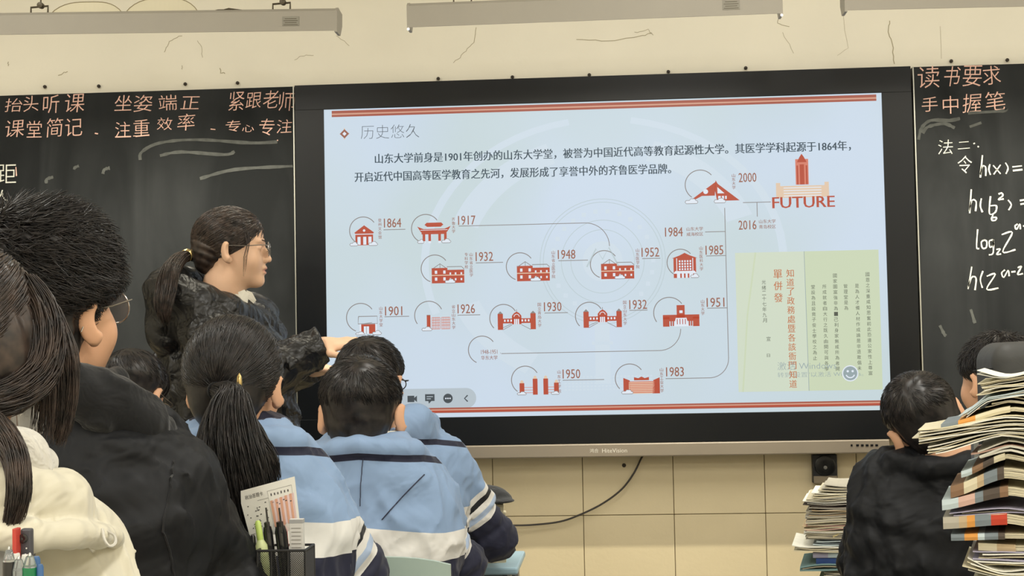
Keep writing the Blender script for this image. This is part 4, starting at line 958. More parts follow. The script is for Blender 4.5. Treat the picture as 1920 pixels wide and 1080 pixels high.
te, tr_, thd, tR, ths, tnk, tfk = person('person', 'standing woman in a black hooded down coat with low ponytail and glasses, facing the display',
    at(418, 578, T), at(468, 606, T+.19), at(392, 628, T-.16), at(520, 700, T+.20), at(500, 694, T-.20), at(585, 690, T+.10), at(606, 650, T-.16), at(425, 905, T), hc,
    yaw=TY, pitch=1, hs=1.0, face=True, female=True, jacket='puffer', mj=M_puffs, arm_r=(.078, .068, .050), chest=(.15, .135), hb=.0032, stand=True, jh=.005, jfn=hood_t, wr_amp=.007,
    handspec={'R': dict(f=np.array([.93, -.10, .12]), u=np.array([-.15, -.35, .9]), curl=.28, th=1), 'L': dict(f=np.array([.9, -.3, -.1]), u=np.array([0, 0, 1.]), curl=.3, th=-1)})
# her long coat hem
def hem(P):
    hp_ = np.array([0, 0, at(425, 905, T)[2]])
    d = cone(P, hp_+np.array([0, 0, .14]), hp_+np.array([.01, 0, -.42]), .165, .20, (1.1, .95, 1))
    z = (P[:, 2]-hp_[2])
    return smax(smax(d+.006*wob(P, 14, 3)+.006*np.sin(z*70), -(z+.40), .02), z-.16, .02)
hz = at(425, 905, T)[2]
sdf_object('coat_skirt', hem, (-.3, -.3, hz-.45), (.3, .3, hz+.2), .009, M_puffs, te)
# hair: smooth cap drawn back to a low ponytail
def t_cap(P):
    q = head_local(P, thd, tR)
    d = ell(q, (0, -.013, .038), (.0825, .106, .090))
    d = smin(d, ell(q, (0, -.075, -.012), (.058, .045, .062)), .03)
    a = (q[:, 1]-.088)*.86-(q[:, 2]-.058)*.62                # hairline from the forehead to the ear
    b = (q[:, 1]-.000)*.70-(q[:, 2]+.012)*.72                # below the ear to the nape
    cut = smin(smax(a, -(q[:, 2]-.0)+.0-.02, .01), b, .012) if False else np.where(q[:, 2] > -.01, np.maximum(a, np.where(q[:, 2] < .02, -1, -1)), np.maximum(a, (q[:, 1]+.030)*.9-(q[:, 2]+.03)*.35))
    return smax(d+.0012*np.sin(q[:, 2]*260+q[:, 1]*120), smax(cut, -(q[:, 2]+.10), .01), .006)
hair = sdf_object('hair', t_cap, thd-.17, thd+.17, .003, M_hairb, te)
def slerp_strands(n, rad, c, tie, front, seed, K=9, keep=None, lift=.002):
    r = np.random.default_rng(seed); out = []; rad = np.asarray(rad); c = np.asarray(c); u1 = (np.asarray(tie)-c)/rad; u1 /= np.linalg.norm(u1)
    got = 0
    while got < n:
        u = r.normal(0, 1, (n, 3)); u /= np.linalg.norm(u, axis=1, keepdims=True); p = c+u*rad; u = u[keep(p)]; out.append(u); got += len(u)
    u = np.concatenate(out)[:n]; P = []
    lf = lift*r.random((n, 1)); ph = r.uniform(0, 6, (n, 1))
    for s in np.linspace(0, 1, K):
        q = u*(1-s)+u1*s; q /= np.linalg.norm(q, axis=1, keepdims=True)+1e-6
        p = c+q*(rad+lf*np.sin(math.pi*s)+.0008*np.sin(ph+9*s)); 
        if s > .999: p = np.asarray(tie)+r.normal(0, .004, (n, 3))
        P.append(p)
    return np.stack(P, 1)
tie_t = np.array([-.0, -.122, -.020])
kt = lambda p: ((p[:, 1]-.085)*.86-(p[:, 2]-.058)*.62 < 0) & ((p[:, 2] > -.01) | ((p[:, 1]+.036)*.9-(p[:, 2]+.03)*.35 < 0)) & (p[:, 2] > -.085)
S = slerp_strands(2600, (.0830, .1065, .0905), (0, -.013, .038), tie_t, 1, 3, keep=kt)
strand_mesh('hair_strands', to_world(S, thd, tR), .0010, .0006, M_hairb, hair, kind='stuff')
def tail(n, tie, mids, rads, seed, K=12, flare=1.0, ends=.25):
    """lock bundle through centre points with radii, in the local frame of the root"""
    r = np.random.default_rng(seed); C = np.array(mids, float); Rr = np.array(rads, float)
    t = np.linspace(0, len(C)-1, K); i = np.minimum(t.astype(int), len(C)-2); f = (t-i)
    ext = np.concatenate([C[:1], C, C[-1:]]); cc = []
    for a, g in zip(i, f):
        p0, p1, p2, p3 = ext[a], ext[a+1], ext[a+2], ext[a+3]; cc.append(.5*((2*p1)+(-p0+p2)*g+(2*p0-5*p1+4*p2-p3)*g*g+(-p0+3*p1-3*p2+p3)*g**3))
    cc = np.array(cc); rr = np.interp(t, range(len(C)), Rr)
    w = r.normal(0, 1, (n, 3)); w /= np.linalg.norm(w, axis=1, keepdims=True); w *= r.random((n, 1))**.4
    ln = 1-ends*r.random((n, 1)); P = []
    ph = r.uniform(0, 6, (n, 3))
    for k in range(K):
        s = k/(K-1)*ln; kk = s*(K-1); a = np.minimum(kk.astype(int), K-2)[:, 0]; g = kk-a[:, None]
        c = cc[a]*(1-g)+cc[a+1]*g; ra = (rr[a]*(1-g[:, 0])+rr[a+1]*g[:, 0])[:, None]
        P.append(c+w*ra*np.array([1, .6, 1])+.0016*np.sin(ph+s*7))
    return np.stack(P, 1)
tw = lambda x, y, d: at(x, y, d)-tr_
tl = to_world(tie_t, thd, tR)
mids = [tw(352, 478, T-.02), tw(334, 488, T-.10), tw(318, 512, T-.18), tw(312, 545, T-.24), tw(306, 578, T-.26), tw(312, 604, T-.25)]
tie_w = mids[0]
S = tail(1000, None, mids, [.012, .022, .028, .032, .026, .012], 4)
ht = strand_mesh('ponytail', S, .0015, .0004, M_hairb, te, kind='stuff')
dv = mids[1]-tie_w; dv /= np.linalg.norm(dv)
for k in range(3):
    a_ = np.cross(dv, (0, 1, .1)); a_ /= np.linalg.norm(a_); b_ = np.cross(dv, a_); c_ = tie_w+dv*(.002+.006*k)
    MB().tube([c_+.0165*(math.cos(w)*a_+math.sin(w)*b_) for w in np.linspace(0, 2*math.pi, 21)], .0028, 6, cap=False).build('hair_tie', M_gold, te, smooth=True)
# a few loose strands at the temple and cheek
ls = []
for k in range(12):
    x0 = .078; y0 = .040+.010*random.random(); z0 = .03+.02*random.random()
    ls.append([(x0*.93, y0, z0), (.082, y0+.006, z0-.03), (.080, y0-.002-.004*random.random(), z0-.07), (.072, y0-.008, z0-.105-.02*random.random())])
strand_mesh('loose_strands', to_world(np.array(ls), thd, tR), .0005, .0002, M_hairb, hair, kind='stuff')
M_eye = mat('eye_white', srgb(222, 216, 208), .2); M_iris = mat('dark_iris', srgb(40, 28, 22), .15); M_brow = mat('eyebrow', srgb(64, 50, 42), .8)
for s in (-1, 1):
    c_ = to_world(np.array([s*.031, .0735, -.001]), thd, tR)
    b_ = MB().lathe([(.0115*math.sin(t), .0115*math.cos(t)) for t in np.linspace(.02, math.pi-.02, 14)], c_, 18).build('eye', M_eye, te, smooth=True)
    MB().lathe([(.0001, .0005), (.0035, .0003), (.0055, -.0012), (.0056, -.003)], (0, 0, 0), 16, axis='y').build('iris', M_iris, b_, smooth=True)
    ir = bpy.data.objects[b_.name].children[0]; ir.location = Vector(to_world(np.array([s*.031, .0845, -.001]), thd, tR)); ir.rotation_euler = (0, 0, -math.radians(TY))
    bw = [[(s*(.014+.030*t), .0955-.020*t*t, .0185+.004*math.sin(t*2.6)+random.uniform(-.0015, .0015)), (s*(.014+.030*t+.004), .0962-.020*(t+.1)**2, .0195+.004*math.sin(t*2.6)+random.uniform(-.001, .0015)), (s*(.014+.030*t+.008), .0955-.020*(t+.22)**2, .0195+.004*math.sin(t*2.6))] for t in np.linspace(0, 1, 40)]
    strand_mesh('eyebrow', to_world(np.array(bw), thd, tR), .0007, .0002, M_brow, te, kind='stuff')
glasses(te, thd, tR, 1.0, M_wire, .024, .021, .0015)
# white shirt collar points
def colr(P):
    q = (P-tnk)@Rz(-math.radians(62))
    d = np.abs(np.hypot(q[:, 0]/1.0, (q[:, 1]-.005)/1.0)-.064-.25*np.clip(.03-q[:, 2], -.05, .08))-.0025
    top = q[:, 2]-(.052-.35*np.clip(q[:, 1], 0, .1)); bot = -.035-q[:, 2]+.15*np.clip(q[:, 1], 0, .1)
    return smax(smax(d, top, .004), bot, .004)
sdf_object('shirt_collar', colr, tnk-.14, tnk+.14, .003, M_white_cloth, te)

for k, poly in enumerate([[(446, 548), (458, 543), (466, 552), (463, 574), (452, 562)], [(462, 544), (472, 548), (480, 563), (472, 574), (464, 560)]]):
    d_ = T-.088+.05*k; fr = [at(x, y, d_-.001*i)-tr_ for i, (x, y) in enumerate(poly)]; n = len(fr)
    MB().add(fr+[q+np.array([0, .004, 0]) for q in fr], [list(range(n)), list(range(2*n-1, n-1, -1))]+[[i, (i+1) % n, n+(i+1) % n, n+i] for i in range(n)]).build('collar_flap', M_white_cloth, te)
# --- seated pupils
def seat_pose(head_px, depth, neck_px, shR_px, elR_px, shL_px=None, elL_px=None, dsh=0, hipdy=-.06, hipz=.50, wr_dy=.28):
    hc = at(*head_px, depth); nk = at(*neck_px, depth+.0)
    sR = at(*shR_px, depth+.02); eR = at(*elR_px, depth+.10)
    if shL_px: sL = at(*shL_px, depth+.02)
    else: sL = nk*2-sR; sL[2] = sR[2]; sL[1] = sR[1]
    if elL_px: eL = at(*elL_px, depth+.10)
    else: eL = sL+np.array([-(eR-sR)[0], (eR-sR)[1], (eR-sR)[2]])
    hip = np.array([nk[0], nk[1]+hipdy, hipz])
    return dict(neck=nk, shL=sL, shR=sR, elL=eL, elR=eR, wrL=eL+np.array([.07, wr_dy, .02]), wrR=eR+np.array([-.07, wr_dy, .02]), hip=hip, headc=hc)
def collar_uni(P, d, root, nk, R, hd):
    # thick turned-over collar lying round the neck, low at the front
    c = nk
    pts = [c+np.array([.112*math.cos(t), -.018+.088*math.sin(t), -.006-.030*max(math.sin(t), -.2)-.016*abs(math.cos(t))]) for t in np.radians(np.linspace(100, 440, 15))]
    h = chain(P, pts, [.018]+[.024]*13+[.018], .01)
    h = smin(h, chain(P, [c+np.array([.080*math.cos(t), -.012+.066*math.sin(t), .012]) for t in np.radians(np.linspace(110, 430, 13))], [.014]*13, .01), .02)
    # hood / yoke drape on the upper back
    h2 = ell(P, c+np.array([0, -.060, -.075]), (.135, .062, .075))
    return smin(smin(d, h2, .03), h+.003*wob(P, 34, 1), .008)
# B, boy in the middle
M_hairB = M_hair
pB = seat_pose((680, 774), 3.28, (688, 832), (772, 918), (856, 1062), (592, 912), (540, 1050))
eB, rB, hB, RB_, hsB, nB, fB = person('person', 'boy with cropped black hair in blue and white tracksuit, seated in the middle', yaw=3, pitch=-4, hs=1.04, tz=.815, sd=11, seams=True, stripe=.105, jfn=collar_uni, jh=.006, chest=(.18, .125), **pB)
add_hair_short(eB, hB, RB_, hsB, M_hair, .010, 5200, .035, .004, (0.16, -.62, .78), line=.004, seed=8, r0=.0011, swirl=.35, jit=.2)
# C, boy in front of B
pC = seat_pose((698, 716), 3.92, (728, 806), (828, 870), (922, 1005), (640, 870), (600, 980))
def hood_c(P, d, root, nk, R, hd):
    d = collar_uni(P, d, root, nk, R, hd)
    h = chain(P, [nk+np.array([-.08, -.05, .0]), nk+np.array([.0, -.10, .0]), nk+np.array([.08, -.06, .02]), nk+np.array([.105, .02, .015])], [.035, .04, .045, .03], .03)
    return smin(d, h+.004*wob(P, 45, 8), .02)
eC, rC, hC, RC_, hsC, nC, fC = person('person', 'boy in blue tracksuit in the front row, mostly hidden behind the middle boy', yaw=14, pitch=-3, hs=.95, stripe=.105, tz=.80, sd=23, jfn=hood_c, **pC)
add_hair_short(eC, hC, RC_, hsC, M_hair, .016, 3500, .035, .004, (0.1, -.5, .85), line=.0, seed=9, r0=.0012)
glasses(eC, hC, RC_, hsC, mat('dark_frame', srgb(40, 36, 34), .4), .026, .018, .0016)
# A, girl with ponytail
pA = seat_pose((443, 722), 2.68, (450, 812), (546, 920), (664, 1080), (348, 915), (280, 1070))
eA, rA, hA, RA_, hsA, nA, fA = person('person', 'girl with long black ponytail and gold hair clip in blue tracksuit, seen from behind', yaw=4, pitch=-2, hs=.95, female=True, stripe=.112, tz=.905, inner=True, jfn=collar_uni, jh=.006, **pA)
tieA = np.array([.004, -.122, -.012])
def a_cap(P):
    q = head_local(P, hA, RA_)/hsA
    d = ell(q, (0, -.020, .032), (.089, .108, .098)); d = smin(d, ell(q, (0, -.068, -.030), (.064, .048, .062)), .03)
    cut = np.maximum((q[:, 1]-.07)*.8-(q[:, 2]-.05)*.5, np.where(q[:, 2] < -.002, (q[:, 1]+.022)*.9-(q[:, 2]+.02)*.2, -1))
    return smax(d, smax(cut, -(q[:, 2]+.088), .01), .006)*hsA
hrA = sdf_object('hair', a_cap, hA-.17, hA+.17, .0035, M_hair, eA)
ka = lambda p: ((p[:, 1]-.066)*.8-(p[:, 2]-.046)*.5 < 0) & ((p[:, 2] > .0) | (p[:, 1] < -.024)) & (p[:, 2] > -.066)
S = slerp_strands(4200, (.090, .109, .099), (0, -.020, .032), tieA, 1, 13, keep=ka, lift=.003)
strand_mesh('hair_strands', to_world(S*hsA, hA, RA_), .0011, .0007, M_hair, hrA, kind='stuff')
ta = lambda x, y, d: at(x, y, d)-rA
tA = to_world(tieA*hsA, hA, RA_)
mids = [tA, ta(436, 745, 2.51), ta(430, 790, 2.49), ta(430, 850, 2.46), ta(440, 900, 2.46), ta(448, 950, 2.48), ta(444, 1000, 2.50)]
S = tail(3600, None, mids, [.012, .026, .046, .062, .066, .055, .022], 14, K=14, ends=.35)
strand_mesh('ponytail', S, .0013, .0004, M_hair, eA, kind='stuff')
tl2 = tail(700, None, [ta(452, 765, 2.50), ta(474, 820, 2.50), ta(500, 862, 2.50), ta(514, 902, 2.51)], [.012, .022, .020, .012], 15, K=10, ends=.35)
strand_mesh('ponytail_lock', tl2, .0013, .0004, M_hair, eA, kind='stuff')
tl3 = tail(260, None, [ta(420, 775, 2.50), ta(396, 830, 2.49), ta(384, 870, 2.50)], [.01, .010, .006], 16, K=8, ends=.4)
strand_mesh('ponytail_lock', tl3, .0012, .0004, M_hair, eA, kind='stuff')
MB().lathe([(.0005, -.016), (.004, -.010), (.005, 0), (.004, .010), (.0005, .016)], ta(449, 717, 2.515), 10).build('hair_clip', M_gold, eA, smooth=True)
MB().tube([tA+np.array([.013*math.cos(t), -.004, .013*math.sin(t)]) for t in np.linspace(0, 2*math.pi, 17)], .0035, 8, cap=False).build('hair_band', M_blk, eA, smooth=True)

# L, big boy on the left, black down jacket
pL = seat_pose((90, 590), 2.25, (120, 738), (296, 925), (425, 1130), (-60, 925), (-150, 1130), hipz=.50)
eL, rL, hL, RL_, hsL, nL, fL = person('person', 'tall boy with tousled black hair and round glasses in black down jacket at left', yaw=20, pitch=9, hs=1.08, jacket='puffer', mj=M_puff, arm_r=(.080, .076, .058), chest=(.20, .135), jh=.006, hb=.004, wr_amp=.007, **pL)
TOPF = .9
add_hair_short(eL, hL, RL_, hsL, M_hair, .024, 11000, .032, .018, (-.2, -.35, .93), line=.002, seed=10, r0=.0012, swirl=.7, jit=.42, wave=.005, K=5)
TOPF = 0.0
glasses(eL, hL, RL_, hsL, M_wire, .025, .024, .0012)
def coll_l(P):
    cc = [((96, 724), 2.16, .030), ((150, 732), 2.15, .036), ((205, 757), 2.17, .038), ((262, 792), 2.20, .034), ((320, 832), 2.26, .024)]
    h = chain(P, [at(*q, d_)-rL for q, d_, r_ in cc], [r_ for q, d_, r_ in cc], .02)
    ring = chain(P, [nL+np.array([.078*math.cos(t), .01+.072*math.sin(t), .020]) for t in np.radians(np.linspace(95, 420, 12))], [.016]*12, .01)
    return smin(h, ring, .03)+.004*wob(P, 26, 8)-.006*np.maximum(0, 1-np.abs(wob(P*np.float32([1, 1, 2]), 16, 5))*2.2)**2
sdf_object('collar', coll_l, nL-.32, nL+.32, .005, M_blk, eL)
# thin glimpse of the white shirt at his collar
# S, bent head at the very front left
pS = seat_pose((252, 742), 3.80, (262, 800), (330, 850), (360, 960), (190, 850), (170, 960), hipz=.42)
eS, rS, hS, RS_, hsS, nS, fS = person('person', 'pupil with smooth black hair bent forward in front row, below the chalkboard', yaw=14, pitch=-22, hs=.90, jacket='puffer', mj=M_puff, arm_r=(.062, .056, .046), **pS)
add_hair_short(eS, hS, RS_, hsS, M_hair, .018, 2500, .035, .003, (0, -.4, .9), seed=21, r0=.0011)
glasses(eS, hS, RS_, hsS, M_wire, .024, .018)
# R1 and R2, the two boys on the right
pR = seat_pose((1732, 790), 3.22, (1757, 866), (1806, 925), (1838, 1060), (1678, 915), (1640, 1045), hipz=.45)
def coll_r(P, d, root, nk, R, hd):
    c = nk-np.array([0, 0, .025]); pts = [(-.10, .04, .02), (-.10, -.04, .03), (-.04, -.10, .02), (.04, -.10, .025), (.10, -.05, .05), (.11, .03, .06)]
    h = chain(P, [c+np.array(p) for p in pts], [.014, .018, .020, .022, .020, .014], .03)
    return smin(d, h+.003*wob(P, 30, 8), .012)
eR1, rR1, hR1, RR1, hsR1, nR1, fR1 = person('person', 'boy with cropped hair and black down jacket between the two paper stacks', yaw=-4, pitch=-8, roll=-26, hs=.93, jacket='puffer', mj=M_puff, arm_r=(.074, .070, .056), jfn=coll_r, jh=.007, wr_amp=.008, **pR)
add_hair_short(eR1, hR1, RR1, hsR1, M_hair, .009, 3600, .03, .003, (-.1, -.7, .65), seed=31, line=.003, r0=.0011)
pR2 = seat_pose((1868, 712), 4.0, (1895, 830), (1990, 900), (2010, 1020), (1842, 910), (1812, 990), hipz=.50)
eR2, rR2, hR2, RR2, hsR2, nR2, fR2 = person('person', 'pupil with short black hair half hidden behind the tall paper pile', yaw=-28, pitch=-4, hs=1.03, jacket='puffer', mj=M_puff, arm_r=(.074, .070, .056), jh=.008, wr_amp=.008, **pR2)
add_hair_short(eR2, hR2, RR2, hsR2, M_hair, .014, 3500, .035, .010, (0, -.3, .9), seed=32, r0=.0011, jit=.4)
# G, girl in the cream coat at the left edge
M_cream = cloth_mat('cream_down_coat', srgb(214, 208, 188), .62, .05, .9, 9, .035, .2); M_creaml = cloth_mat('pale_grey_lining', srgb(208, 204, 194), .85, .05, .6, 40, .02, .4)
pG = seat_pose((-72, 668), 1.60, (-60, 960), (66, 1080), (130, 1290), (-260, 1085), (-300, 1280), hipz=.46)
eG, rG, hG, RG_, hsG, nG, fG = person('person', 'girl with long dark hair and white mask in cream down coat at left edge', yaw=13, pitch=-8, hs=.97, female=True, jacket='puffer', mj=M_cream, arm_r=(.082, .076, .06), chest=(.175, .12), jh=.005, hb=.004, wr_amp=.006, **pG)

def on_back(fk, x, z, y0=-.45, n=140):
    """y of the back of a jacket at (x, z), in the frame of its person"""
    ys = np.linspace(y0, .05, n); d = fk(np.stack([np.full(n, x), ys, np.full(n, z)], 1).astype(np.float32))
    return ys[max(int(np.argmax(d < 0))-1, 0)] if (d < 0).any() else None
def seam(e, fk, pts, m, r=.0011):
    P = []
    for a, b in zip(pts[:-1], pts[1:]):
        for t in np.linspace(0, 1, 14): x, z = a[0]+(b[0]-a[0])*t, a[1]+(b[1]-a[1])*t; y = on_back(fk, x, z); P += [(x, y-r*.3, z)] if y is not None and y > -.44 else []
    MB().tube(P, r, 6).build('seam', m, e, smooth=True)
M_navy = cloth_mat('navy_piping', srgb(40, 44, 66), .7)
def w2(root, x, y, d): q = at(x, y, d)-root; return (q[0], q[2])
seam(eB, fB, [w2(rB, 676, 862, 3.13), w2(rB, 674, 915, 3.13), w2(rB, 674, 950, 3.13)], M_navy, .0010)
seam(eB, fB, [w2(rB, 792, 892, 3.15), w2(rB, 750, 935, 3.13), w2(rB, 714, 976, 3.12)], M_navy, .0013)
seam(eL, fL, [w2(rL, 306, 868, 2.12), w2(rL, 304, 920, 2.10), w2(rL, 300, 1000, 2.10), w2(rL, 310, 1090, 2.10)], M_blk, .0015)
# ---------------------------------------------------------------- the girl's hair, mask, hood
gw = lambda x, y, d: at(x, y, d)-rG
def g_cap(P):
    q = head_local(P, hG, RG_)/hsG
    d = ell(q, (0, -.022, .032), (.090, .108, .096)); d = smin(d, ell(q, (0, -.06, -.04), (.074, .055, .085)), .03)
    d = smin(d, smin(ell(q, (.066, .030, .01), (.026, .050, .070)), ell(q, (-.066, .03, .01), (.026, .050, .070)), .01), .02)
    d = smin(d, ell(q, (.083, -.010, -.006), (.020, .040, .050)), .02)
    cut = (q[:, 1]-.078)*.9-np.clip(q[:, 2]-.02, -.02, .1)*.3
    cut = np.maximum(cut, np.where((q[:, 2] < -.050) & (q[:, 1] > -.03), .01, -1))
    return smax(d+.0015*np.sin(q[:, 1]*240+q[:, 2]*60), cut, .006)*hsG
hrG = sdf_object('hair', g_cap, hG-.19, hG+.17, .0035, M_hairb, eG)
kg = lambda p: ((p[:, 1]-.076)*.9-np.clip(p[:, 2]-.02, -.03, .1)*.3 < 0) & (p[:, 2] > -.05)
S = slerp_strands(3400, (.091, .109, .097), (0, -.022, .032), (0, -.118, -.060), 1, 23, keep=kg, lift=.004)
strand_mesh('hair_strands', to_world(S*hsG, hG, RG_), .0010, .0006, M_hairb, hrG, kind='stuff')
S = tail(1500, None, [to_world(np.array([0, -.118, -.060])*hsG, hG, RG_), gw(-40, 800, 1.46), gw(6, 822, 1.43), gw(30, 862, 1.41), gw(36, 915, 1.40), gw(28, 960, 1.40), gw(14, 1000, 1.41)], [.02, .022, .014, .012, .012, .010, .006], 24, K=13, ends=.25)
strand_mesh('ponytail', S, .0010, .0004, M_hairb, eG, kind='stuff')
L3 = lambda a: to_world(np.array(a)*hsG, hG, RG_)
S = tail(620, None, [L3((.060, .075, .060)), L3((.080, .078, .01)), L3((.082, .082, -.05)), L3((.076, .082, -.088))], [.010, .015, .014, .010], 25, K=9, ends=.3)
strand_mesh('side_lock', S, .0009, .0003, M_hairb, eG, kind='stuff')
S = tail(900, None, [L3((.066, .01, .075)), L3((.100, .0, .03)), L3((.106, -.010, -.02)), L3((.090, -.045, -.055)), L3((.050, -.095, -.065))], [.020, .026, .024, .020, .010], 27, K=11, ends=.2)
strand_mesh('side_lock', S, .0009, .0004, M_hairb, eG, kind='stuff')
S = tail(160, None, [L3((.082, .02, .03)), L3((.088, .030, -.03)), L3((.084, .038, -.09))], [.012, .014, .014], 26, K=8, ends=.4)
strand_mesh('side_lock', S, .0007, .0003, M_hairb, eG, kind='stuff')
def mask_fn(P):
    q = head_local(P, hG, RG_)/hsG
    d = ell(q, (0, .050, -.060), (.069, .064, .055)); d = smin(d, ell(q, (0, .098, -.055), (.02, .02, .03)), .02)
    return smax(smax(d, .012-q[:, 1], .004), q[:, 2]+.018, .006)*hsG
M_mask = mat('white_mask', srgb(226, 224, 220), .8, bump=.4, bscale=60, bdist=.005)
mk = sdf_object('face_mask', mask_fn, hG-.15, hG+.15, .0035, M_mask, eG)
MB().tube([to_world(np.array(p)*hsG, hG, RG_) for p in [(.062, .03, -.04), (.078, .012, -.02), (.089, -.012, .0), (.094, -.026, -.012), (.088, -.02, -.04), (.066, .02, -.075)]], .0015, 6).build('ear_loop', M_mask, mk, smooth=True)
MB().lathe([(.0005, -.012), (.0035, -.008), (.0045, 0), (.003, .008), (.0008, .013)], L3((.090, -.014, -.056)), 12).build('earring', mat('pearl_white', srgb(225, 222, 214), .25), eG, smooth=True)
glasses(eG, hG, RG_, hsG, M_wire, .024, .020, .0012)
def hoodg(P):
    h = chain(P, [gw(-170, 850, 1.50), gw(-70, 866, 1.45), gw(20, 872, 1.48), gw(62, 872, 1.60)], [.040, .040, .036, .026], .02)
    return h+.0035*wob(P, 45, 8)
sdf_object('hood_lining', hoodg, gw(-60, 872, 1.5)-.2, gw(-60, 872, 1.5)+.2, .0035, M_creaml, eG)
def hood2(P):
    h = chain(P, [gw(-120, 950, 1.44), gw(20, 945, 1.45), gw(100, 950, 1.50), gw(168, 985, 1.58)], [.038, .038, .034, .018], .02)
    r = chain(P, [gw(-100, 1000, 1.40), gw(60, 1004, 1.41), gw(130, 1004, 1.45), gw(196, 1003, 1.54), gw(218, 1010, 1.60)], [.016, .015, .014, .012, .008], .008)
    return smin(h, r, .008)+.003*wob(P, 42, 5)
sdf_object('hood', hood2, gw(30, 980, 1.5)-.19, gw(30, 980, 1.5)+.19, .0035, M_cream, eG)
MB().tube(catmull([gw(192, 992, 1.50), gw(196, 1012, 1.49), gw(206, 1024, 1.49), gw(216, 1018, 1.50), gw(214, 1004, 1.51), (gw(200, 996, 1.51))], 5), .0016, 6).build('drawstring', M_creaml, eG, smooth=True)
# cream undershirt edge of the boy in the middle
MB().tube([nB+np.array([.068*math.cos(t), -.016+.060*math.sin(t), .024]) for t in np.radians(np.linspace(130, 410, 20))], .006, 6).build('undershirt_collar', M_white_cloth, eB, smooth=True)

# ================================================================ chairs, desks
M_seat = mat('pale_green_plastic', srgb(176, 196, 188), .3, trans=0, spec=.5); M_leg = mat('grey_steel_tube', srgb(150, 152, 154), .35, metal=.8); M_creamp = mat('cream_plastic', srgb(226, 216, 196), .4)
M_desk = mat('pale_blue_desk_top', srgb(158, 188, 204), .4, noise=.03); M_edge = mat('desk_edge', srgb(120, 132, 140), .5)
def chair(x, y, sz, bz, label, m, w=.38):
    e = empty('school_chair', (x, y, 0), label, 'chair', 'school chairs under the pupils')
    MB().box((0, 0, sz-.012), (w, .36, .02), bev=.008).build('seat', m, e)
    V = []; n = 13
    for k in range(n):
        t = -1+2*k/(n-1); xx = t*w/2*.98; yy = -.19+.035*t*t-.02; hh = .022*abs(t)**3
        for dy, z in ((0, bz-.20+hh), (0, bz-hh), (.014, bz-hh), (.014, bz-.20+hh)): V.append((xx, yy+dy, z))
    Fc = [[0, 1, 2, 3], [4*(n-1)+3, 4*(n-1)+2, 4*(n-1)+1, 4*(n-1)]]
    for k in range(n-1):
        for j in range(4): Fc.append([4*k+j, 4*k+(j+1) % 4, 4*k+4+(j+1) % 4, 4*k+4+j])
    MB().add(V, Fc).build('backrest', m, e, smooth=True)
    for s in (-1, 1):
        MB().tube([(s*w*.40, .15, sz-.02), (s*w*.44, .17, .0)], .011, 8).build('leg', M_leg, e, smooth=True)
        MB().tube([(s*w*.44, -.19, 0), (s*w*.42, -.165, sz-.02), (s*w*.44, -.172, bz-.05)], .011, 8).build('leg', M_leg, e, smooth=True)
    MB().tube([(-w*.42, .16, sz*.4), (w*.42, .16, sz*.4)], .008, 8).build('stretcher', M_leg, e, smooth=True)
    return e
chB = chair(rB[0]+.02, rB[1]+.0, .40, .79, 'pale green plastic chair behind the boy in the middle', M_seat)
chair(rL[0]-.05, rL[1], .39, .915, 'cream school chair under the tall boy in the down jacket', M_creamp)
for r_, z_, w_ in ((rA, .39, 'girl with the long black ponytail'), (rC, .39, 'front-row boy in the tracksuit'), (rS, .31, 'pupil bent forward at the front'), (rR1, .34, 'boy between the paper piles'), (rR2, .39, 'pupil behind the tall paper pile')): chair(r_[0], r_[1], z_, z_+.34, 'pale green school chair under the '+w_, M_seat)
chair(rG[0], rG[1], .35, .72, 'pale green school chair under the girl in the cream coat', M_seat)
def desk(x0, x1, y0, y1, z, label):
    cx, cy = (x0+x1)/2, (y0+y1)/2; e = empty('school_desk', (cx, cy, 0), label, 'desk')
    MB().box((0, 0, z-.011), (x1-x0, y1-y0, .020), bev=.006).build('desk_top', M_desk, e)
    MB().box((0, .01, z-.081), (x1-x0-.08, y1-y0-.05, .118), bev=.004).build('drawer_box', M_edge, e)
    for sx in (-1, 1):
        for sy in (-1, 1): MB().tube([(sx*((x1-x0)/2-.03), sy*((y1-y0)/2-.02), 0), (sx*((x1-x0)/2-.03), sy*((y1-y0)/2-.02), z-.022)], .012, 8).build('leg', M_leg, e, smooth=True)
    return e
xd = at(970, 1060, 4.1)[0]
desk(rC[0]-.20, xd, rC[1]+.30, rC[1]+.66, .605, 'pale blue desk top just showing beside the boy in the front row')

